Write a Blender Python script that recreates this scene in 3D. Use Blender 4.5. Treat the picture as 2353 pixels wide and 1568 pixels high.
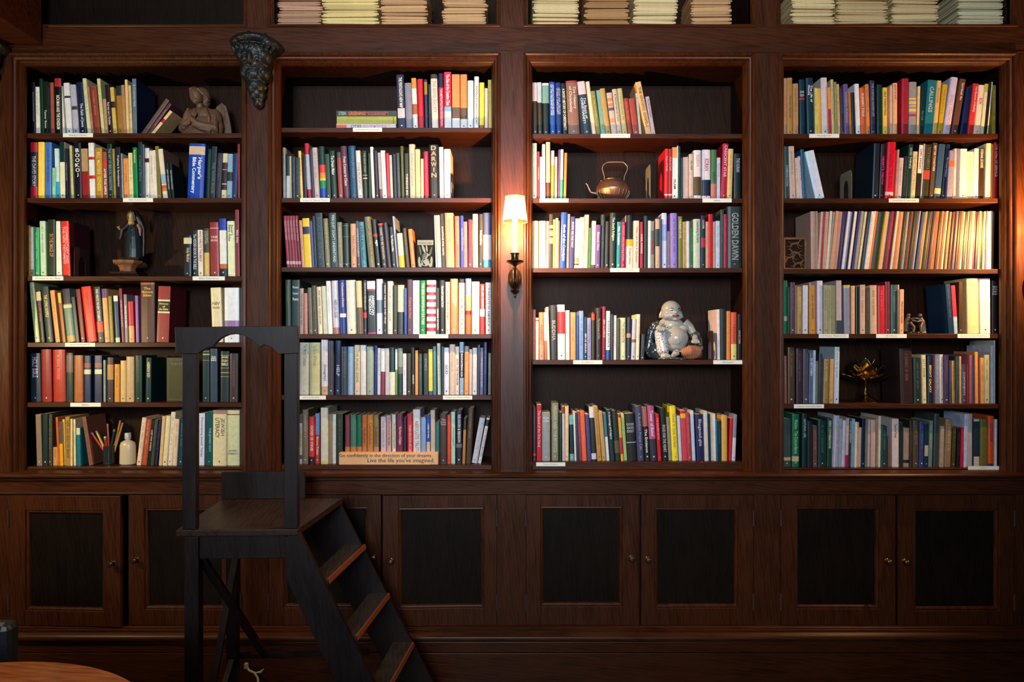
import bpy, bmesh, math, random
from mathutils import Vector, Matrix
random.seed(7)
PI = math.pi
for o in list(bpy.data.objects): bpy.data.objects.remove(o, do_unlink=True)
C = bpy.context.scene.collection
SC = bpy.context.scene

# ---------------------------------------------------------------- camera
S = 0.0019            # metres per photo pixel on the bookcase face (plane Y = 0)
D0 = 3.0              # camera distance from that plane
ZC = 1.53             # eye height
cam = bpy.data.cameras.new('camera'); co = bpy.data.objects.new('camera', cam); C.objects.link(co)
co.location = (0, -D0, ZC); co.rotation_euler = (PI / 2, 0, 0)
cam.sensor_width = 36.0; cam.lens = 36.0 * D0 / (2353 * S); cam.clip_start = 0.05
SC.camera = co
# ---------------------------------------------------------------- world, window light, exposure
w = bpy.data.worlds.new('world'); SC.world = w; w.use_nodes = True
w.node_tree.nodes['Background'].inputs[0].default_value = (0.30, 0.62, 0.80, 1)
w.node_tree.nodes['Background'].inputs[1].default_value = 0.04
def area(name, loc, target, sx, sy, power, col):
    l = bpy.data.lights.new(name, 'AREA'); l.shape = 'RECTANGLE'; l.size = sx; l.size_y = sy
    l.energy = power; l.color = col
    o = bpy.data.objects.new(name, l); C.objects.link(o); o.location = loc
    o.rotation_euler = (Vector(target) - Vector(loc)).to_track_quat('-Z', 'Y').to_euler()
    return o
wl = area('window_daylight', (-0.5, -5.6, 2.5), (-0.1, 0, 2.35), 2.2, 1.4, 46, (0.80, 0.90, 1.0)); wl.data.spread = math.radians(62)
fl = bpy.data.lights.new('floor_lamp_light', 'POINT'); fl.energy = 46; fl.color = (1.0, 0.74, 0.40); fl.shadow_soft_size = 0.04
flo = bpy.data.objects.new('floor_lamp_light', fl); C.objects.link(flo); flo.location = (-2.45, -0.85, 1.56)     # reading lamp standing just outside the frame
LAMP_W = 52.0
LAMP_COL = (1.0, 0.58, 0.27)
SC.view_settings.view_transform = 'Standard'; SC.view_settings.look = 'None'
SC.view_settings.exposure = 0.0; SC.view_settings.gamma = 1.0; SC.view_settings.use_curve_mapping = False

def X(px, Y=0.0): return (px - 1176.5) * S * (1 + Y / D0)
def Z(py, Y=0.0): return ZC - (py - 784.0) * S * (1 + Y / D0)

# ---------------------------------------------------------------- materials
def lin(c):
    c = c / 255.0
    return c / 12.92 if c <= 0.04045 else ((c + 0.055) / 1.055) ** 2.4
def hex3(h): return tuple(lin(int(ch, 16) * 17) for ch in h)
def newmat(name):
    m = bpy.data.materials.new(name); m.use_nodes = True
    nt = m.node_tree; return m, nt, nt.nodes['Principled BSDF']
def N(nt, t, **kw):
    n = nt.nodes.new(t)
    for k, v in kw.items(): setattr(n, k, v)
    return n
def simple(name, col, rough=0.5, metal=0.0, nscale=40, namt=0.25, bump=0.0, spec=0.5):
    m, nt, p = newmat(name)
    tc = N(nt, 'ShaderNodeTexCoord'); no = N(nt, 'ShaderNodeTexNoise'); no.inputs['Scale'].default_value = nscale
    no.inputs['Detail'].default_value = 4
    mx = N(nt, 'ShaderNodeMix', data_type='RGBA')
    mx.inputs['A'].default_value = (*[c * (1 - namt) for c in col], 1); mx.inputs['B'].default_value = (*[min(1, c * (1 + namt)) for c in col], 1)
    nt.links.new(tc.outputs['Object'], no.inputs['Vector']); nt.links.new(no.outputs['Fac'], mx.inputs['Factor'])
    nt.links.new(mx.outputs['Result'], p.inputs['Base Color'])
    p.inputs['Roughness'].default_value = rough; p.inputs['Metallic'].default_value = metal
    p.inputs['Specular IOR Level'].default_value = spec
    if bump:
        b = N(nt, 'ShaderNodeBump'); b.inputs['Strength'].default_value = bump; b.inputs['Distance'].default_value = 0.002
        nt.links.new(no.outputs['Fac'], b.inputs['Height']); nt.links.new(b.outputs['Normal'], p.inputs['Normal'])
    return m
def wood(name, c1, c2, stretch, rough=0.36, scale=9.0, spec=0.22):
    m, nt, p = newmat(name)
    tc = N(nt, 'ShaderNodeTexCoord'); mp = N(nt, 'ShaderNodeMapping'); mp.inputs['Scale'].default_value = stretch
    n1 = N(nt, 'ShaderNodeTexNoise'); n1.inputs['Scale'].default_value = scale; n1.inputs['Detail'].default_value = 8; n1.inputs['Distortion'].default_value = 0.6
    n2 = N(nt, 'ShaderNodeTexNoise'); n2.inputs['Scale'].default_value = 2.2; n2.inputs['Detail'].default_value = 2
    wv = N(nt, 'ShaderNodeTexWave', wave_type='BANDS', bands_direction='DIAGONAL'); wv.inputs['Scale'].default_value = scale * 0.8; wv.inputs['Distortion'].default_value = 7; wv.inputs['Detail'].default_value = 3
    L = nt.links.new
    L(tc.outputs['Object'], mp.inputs['Vector']); L(mp.outputs['Vector'], n1.inputs['Vector']); L(mp.outputs['Vector'], wv.inputs['Vector'])
    L(tc.outputs['Object'], n2.inputs['Vector'])
    ad = N(nt, 'ShaderNodeMath', operation='MULTIPLY_ADD'); L(wv.outputs['Fac'], ad.inputs[0]); ad.inputs[1].default_value = 0.22; L(n1.outputs['Fac'], ad.inputs[2])
    a2 = N(nt, 'ShaderNodeMath', operation='MULTIPLY_ADD'); L(n2.outputs['Fac'], a2.inputs[0]); a2.inputs[1].default_value = 0.5; L(ad.outputs[0], a2.inputs[2])
    rp = N(nt, 'ShaderNodeValToRGB'); rp.color_ramp.elements[0].position = 0.55; rp.color_ramp.elements[1].position = 1.25 if False else 1.0
    rp.color_ramp.elements[0].color = (*c1, 1); rp.color_ramp.elements[1].color = (*c2, 1)
    L(a2.outputs[0], rp.inputs['Fac']); L(rp.outputs['Color'], p.inputs['Base Color'])
    mr = N(nt, 'ShaderNodeMapRange'); L(n1.outputs['Fac'], mr.inputs['Value']); mr.inputs['To Min'].default_value = rough - 0.08; mr.inputs['To Max'].default_value = rough + 0.12
    L(mr.outputs['Result'], p.inputs['Roughness']); p.inputs['Specular IOR Level'].default_value = spec
    b = N(nt, 'ShaderNodeBump'); b.inputs['Strength'].default_value = 0.12; b.inputs['Distance'].default_value = 0.001
    L(n1.outputs['Fac'], b.inputs['Height']); L(b.outputs['Normal'], p.inputs['Normal'])
    return m
WV = wood('oak_vertical', (0.026, 0.0072, 0.0024), (0.058, 0.0158, 0.0046), (6, 6, 0.7))
WH = wood('oak_horizontal', (0.026, 0.0072, 0.0024), (0.058, 0.0158, 0.0046), (0.7, 6, 6))
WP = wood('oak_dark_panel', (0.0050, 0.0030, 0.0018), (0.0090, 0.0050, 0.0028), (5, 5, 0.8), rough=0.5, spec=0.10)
WB = wood('case_lining', (0.010, 0.0038, 0.0016), (0.024, 0.0082, 0.0030), (5, 5, 0.8), rough=0.5, spec=0.12)
WT = wood('table_wood', (0.16, 0.045, 0.012), (0.36, 0.12, 0.035), (0.8, 5, 5), rough=0.25)
WC = wood('step_chair_paint', (0.0055, 0.0034, 0.0038), (0.0125, 0.0066, 0.0064), (5, 5, 0.9), rough=0.42)
WF = wood('floor_boards', (0.03, 0.012, 0.006), (0.09, 0.035, 0.015), (0.6, 7, 6), rough=0.35)
WSM = wood('carved_wood', (0.10, 0.04, 0.015), (0.25, 0.11, 0.045), (4, 4, 1), rough=0.5, scale=30)
def attr_mat(name, rough, spec=0.35, amt=0.14):
    m, nt, p = newmat(name)
    at = N(nt, 'ShaderNodeAttribute'); at.attribute_name = 'Col'
    tc = N(nt, 'ShaderNodeTexCoord'); no = N(nt, 'ShaderNodeTexNoise'); no.inputs['Scale'].default_value = 55; no.inputs['Detail'].default_value = 5
    mr = N(nt, 'ShaderNodeMapRange'); mr.inputs['From Min'].default_value = 0.3; mr.inputs['From Max'].default_value = 0.7
    mr.inputs['To Min'].default_value = 1 - amt; mr.inputs['To Max'].default_value = 1 + amt * 0.4
    mu = N(nt, 'ShaderNodeVectorMath', operation='SCALE')
    L = nt.links.new
    L(tc.outputs['Object'], no.inputs['Vector']); L(no.outputs['Fac'], mr.inputs['Value'])
    L(at.outputs['Color'], mu.inputs[0]); L(mr.outputs['Result'], mu.inputs['Scale']); L(mu.outputs['Vector'], p.inputs['Base Color'])
    p.inputs['Roughness'].default_value = rough; p.inputs['Specular IOR Level'].default_value = spec
    return m
COVER = attr_mat('book_cover', 0.38)
GREYP = simple('paper_pages', hex3('dc9'), 0.8, nscale=300, namt=0.12)
PAPER = attr_mat('printed_paper', 0.7, 0.2, 0.08)
TAGM = attr_mat('shelf_tag_card', 0.6, 0.2, 0.04)
BRONZE = simple('bronze', (0.075, 0.045, 0.025), 0.33, 0.9, 25, 0.35)
COPPER = simple('copper', (0.34, 0.20, 0.13), 0.38, 0.8, 18, 0.3)
BRASS = simple('brass', (0.50, 0.34, 0.12), 0.17, 1.0, 20, 0.3)
KNOB = simple('knob_bronze', (0.10, 0.085, 0.06), 0.3, 0.85, 40, 0.2)
STEEL = simple('painted_steel', hex3('887'), 0.45, 0.2, 30, 0.1)
DKST = simple('dark_steel', hex3('433'), 0.45, 0.3, 30, 0.1)
TERRA = simple('terracotta', (0.13, 0.060, 0.028), 0.6, 0.0, 60, 0.3, 0.3)
BLACKC = simple('black_carving', (0.006, 0.009, 0.009), 0.42, 0.0, 70, 0.5, 0.5, 0.35)
DARKCL = simple('dark_leather', (0.010, 0.014, 0.022), 0.4, 0, 60, 0.3)

# ---------------------------------------------------------------- mesh helpers
class MB:
    def __init__(s): s.v = []; s.f = []; s.m = []; s.c = []
    def add(s, verts, faces, mi=0, col=None):
        o = len(s.v); s.v += [tuple(v) for v in verts]
        for f in faces: s.f.append(tuple(i + o for i in f)); s.m.append(mi); s.c.append(col or (1, 1, 1))
    def box(s, x0, x1, y0, y1, z0, z1, mi=0, col=None):
        if x0 > x1: x0, x1 = x1, x0
        if y0 > y1: y0, y1 = y1, y0
        if z0 > z1: z0, z1 = z1, z0
        v = [(x0,y0,z0),(x1,y0,z0),(x1,y1,z0),(x0,y1,z0),(x0,y0,z1),(x1,y0,z1),(x1,y1,z1),(x0,y1,z1)]
        s.add(v, [(0,3,2,1),(4,5,6,7),(0,1,5,4),(1,2,6,5),(2,3,7,6),(3,0,4,7)], mi, col)
    def lathe(s, prof, cx=0, cy=0, n=32, mi=0, col=None, sx=1, sy=1):
        vs = []
        for r, z in prof:
            for k in range(n):
                a = 2 * PI * k / n; vs.append((cx + r * math.cos(a) * sx, cy + r * math.sin(a) * sy, z))
        fs = []
        for i in range(len(prof) - 1):
            for k in range(n):
                k2 = (k + 1) % n; fs.append((i*n+k, i*n+k2, (i+1)*n+k2, (i+1)*n+k))
        if prof[0][0] > 1e-5: fs.append(tuple(range(n))[::-1])
        if prof[-1][0] > 1e-5: fs.append(tuple((len(prof)-1)*n + k for k in range(n)))
        s.add(vs, fs, mi, col)
    def tube(s, pts, r, n=10, mi=0, col=None):
        pts = [Vector(p) for p in pts]; rs = r if isinstance(r, (list, tuple)) else [r] * len(pts)
        vs = []
        prev = None
        for i, p in enumerate(pts):
            t = (pts[min(i+1, len(pts)-1)] - pts[max(i-1, 0)]).normalized()
            a = prev if prev else (Vector((0,0,1)) if abs(t.z) < 0.9 else Vector((1,0,0)))
            u = (a - t * a.dot(t)).normalized(); prev = u; w2 = t.cross(u)
            for k in range(n):
                an = 2*PI*k/n; vs.append(p + (u*math.cos(an) + w2*math.sin(an)) * rs[i])
        fs = []
        for i in range(len(pts)-1):
            for k in range(n):
                k2 = (k+1) % n; fs.append((i*n+k, i*n+k2, (i+1)*n+k2, (i+1)*n+k))
        fs.append(tuple(range(n))[::-1]); fs.append(tuple((len(pts)-1)*n+k for k in range(n)))
        s.add(vs, fs, mi, col)
    def ell(s, c, r, n=20, m=12, mi=0, col=None, rot=None):
        vs = []; R = rot or Matrix.Identity(3)
        for i in range(m + 1):
            th = PI * i / m
            for k in range(n):
                a = 2*PI*k/n
                p = Vector((r[0]*math.sin(th)*math.cos(a), r[1]*math.sin(th)*math.sin(a), r[2]*math.cos(th)))
                vs.append(R @ p + Vector(c))
        fs = []
        for i in range(m):
            for k in range(n):
                k2 = (k+1) % n; fs.append((i*n+k, (i+1)*n+k, (i+1)*n+k2, i*n+k2))
        s.add(vs, fs, mi, col)
    def prism(s, poly, y0, y1, mi=0, col=None):            # polygon in x,z extruded along y
        n = len(poly)
        vs = [(x, y0, z) for x, z in poly] + [(x, y1, z) for x, z in poly]
        fs = [tuple(range(n)), tuple(range(2*n-1, n-1, -1))] + [(i, i+n, (i+1) % n + n, (i+1) % n) for i in range(n)]
        s.add(vs, fs, mi, col)
    def bar(s, a, b, wx, wy, mi=0):                          # rectangular bar from a to b
        a = Vector(a); b = Vector(b); t = (b - a).normalized()
        yv = Vector((0, 1, 0)); u = t.cross(yv).normalized(); v2 = u.cross(t)
        vs = []
        for p in (a, b):
            for q, e in ((-1,-1),(1,-1),(1,1),(-1,1)): vs.append(p + u*q*wx/2 + v2*e*wy/2)
        s.add(vs, [(0,1,2,3),(7,6,5,4),(0,4,5,1),(1,5,6,2),(2,6,7,3),(3,7,4,0)], mi)
    def mesh(s, name, mats, smooth=False):
        me = bpy.data.meshes.new(name); me.from_pydata(s.v, [], s.f)
        for m in (mats if isinstance(mats, (list, tuple)) else [mats]): me.materials.append(m)
        me.polygons.foreach_set('material_index', s.m)
        ca = me.color_attributes.new('Col', 'FLOAT_COLOR', 'CORNER')
        buf = []
        for f, c in zip(s.f, s.c): buf += [c[0], c[1], c[2], 1.0] * len(f)
        ca.data.foreach_set('color', buf)
        if smooth: me.polygons.foreach_set('use_smooth', [True] * len(s.f))
        me.update(); return me
    def build(s, name, mats, parent=None, smooth=False, bevel=0, loc=None):
        me = s.mesh(name, mats, smooth); o = bpy.data.objects.new(name, me); C.objects.link(o)
        if loc is not None and parent is None:
            o.location = loc
            me.transform(Matrix.Translation(-Vector(loc)))
        if parent is not None:
            o.parent = parent; me.transform(Matrix.Translation(-parent_base(parent)))
        if bevel:
            b = o.modifiers.new('bevel', 'BEVEL'); b.width = bevel; b.segments = 2; b.limit_method = 'ANGLE'
        if smooth == 'auto' or smooth: autosm(me)
        return o
def autosm(me):
    try: me.set_sharp_from_angle(angle=math.radians(40))
    except Exception: pass
def parent_base(p):
    v = Vector((0, 0, 0))
    while p is not None: v += p.location; p = p.parent
    return v
def tag(o, label=None, cat=None, group=None, kind=None):
    if label: o['label'] = label
    if cat: o['category'] = cat
    if group: o['group'] = group
    if kind: o['kind'] = kind
    return o
def thing(name, loc, label, cat, group=None):
    o = bpy.data.objects.new(name, None); C.objects.link(o); o.location = loc; o.empty_display_size = 0.05
    return tag(o, label, cat, group)
def struct(o): return tag(o, kind='structure')
def remeshed(mb, name, mats, voxel, parent=None, smooth_it=4, disp=None):
    me = mb.mesh(name + '_src', mats); o = bpy.data.objects.new(name + '_src', me); C.objects.link(o)
    r = o.modifiers.new('r', 'REMESH'); r.mode = 'VOXEL'; r.voxel_size = voxel
    sm = o.modifiers.new('s', 'SMOOTH'); sm.iterations = smooth_it; sm.factor = 0.5
    if disp:
        t = bpy.data.textures.new(name + '_tex', 'CLOUDS'); t.noise_scale = disp[1]; t.noise_depth = 3
        d = o.modifiers.new('d', 'DISPLACE'); d.texture = t; d.strength = disp[0]; d.texture_coords = 'LOCAL'
    dg = bpy.context.evaluated_depsgraph_get(); dg.update()
    m2 = bpy.data.meshes.new_from_object(o.evaluated_get(dg)); bpy.data.objects.remove(o, do_unlink=True)
    m2.name = name
    m2.materials.clear(); m2.materials.append(mats if not isinstance(mats, (list, tuple)) else mats[0])
    m2.polygons.foreach_set('material_index', [0] * len(m2.polygons))
    m2.polygons.foreach_set('use_smooth', [True] * len(m2.polygons))
    ob = bpy.data.objects.new(name, m2); C.objects.link(ob)
    if parent is not None: ob.parent = parent; m2.transform(Matrix.Translation(-parent_base(parent)))
    return ob
_tc = {}
def text2d(s, bold=0.0):
    k = (s, bold)
    if k in _tc: return _tc[k]
    cu = bpy.data.curves.new('t', 'FONT'); cu.body = s; cu.size = 1; cu.resolution_u = 2; cu.offset = bold
    o = bpy.data.objects.new('t', cu); C.objects.link(o)
    dg = bpy.context.evaluated_depsgraph_get(); dg.update()
    me = bpy.data.meshes.new_from_object(o.evaluated_get(dg))
    vs = [(v.co.x, v.co.y) for v in me.vertices]; fs = [tuple(p.vertices) for p in me.polygons]
    bpy.data.objects.remove(o, do_unlink=True); bpy.data.curves.remove(cu); bpy.data.meshes.remove(me)
    if vs:
        x0 = min(v[0] for v in vs); x1 = max(v[0] for v in vs); y0 = min(v[1] for v in vs); y1 = max(v[1] for v in vs)
    else: x0 = y0 = 0; x1 = y1 = 1
    _tc[k] = (vs, fs, x0, x1, y0, y1); return _tc[k]
def put_text(mb, s, box, yf, col, rot=False, bold=0.01, mi=0, align='c', keep=True):
    """box = x0,x1,z0,z1 on the front (-Y) side; rot: reads from top to bottom"""
    vs, fs, a0, a1, b0, b1 = text2d(s, bold)
    if not fs: return
    bx0, bx1, bz0, bz1 = box
    LW, LH = (bz1 - bz0, bx1 - bx0) if rot else (bx1 - bx0, bz1 - bz0)
    sh = LH / (b1 - b0); su = LW / (a1 - a0)
    if keep:
        if su > sh * 1.25: su = sh * 1.25
        if sh > su * 1.9: sh = su * 1.9
    W_, H_ = (a1 - a0) * su, (b1 - b0) * sh
    off = {'c': (LW - W_) / 2, 'l': 0, 'r': LW - W_}[align]; oh = (LH - H_) / 2
    out = []
    for (u, v) in vs:
        uu = (u - a0) * su + off; vv = (v - b0) * sh + oh
        if rot: x, z = bx0 + vv, bz1 - uu
        else: x, z = bx0 + uu, bz0 + vv
        out.append((x, yf(x) if callable(yf) else yf, z))
    mb.add(out, fs, mi, col)
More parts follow.
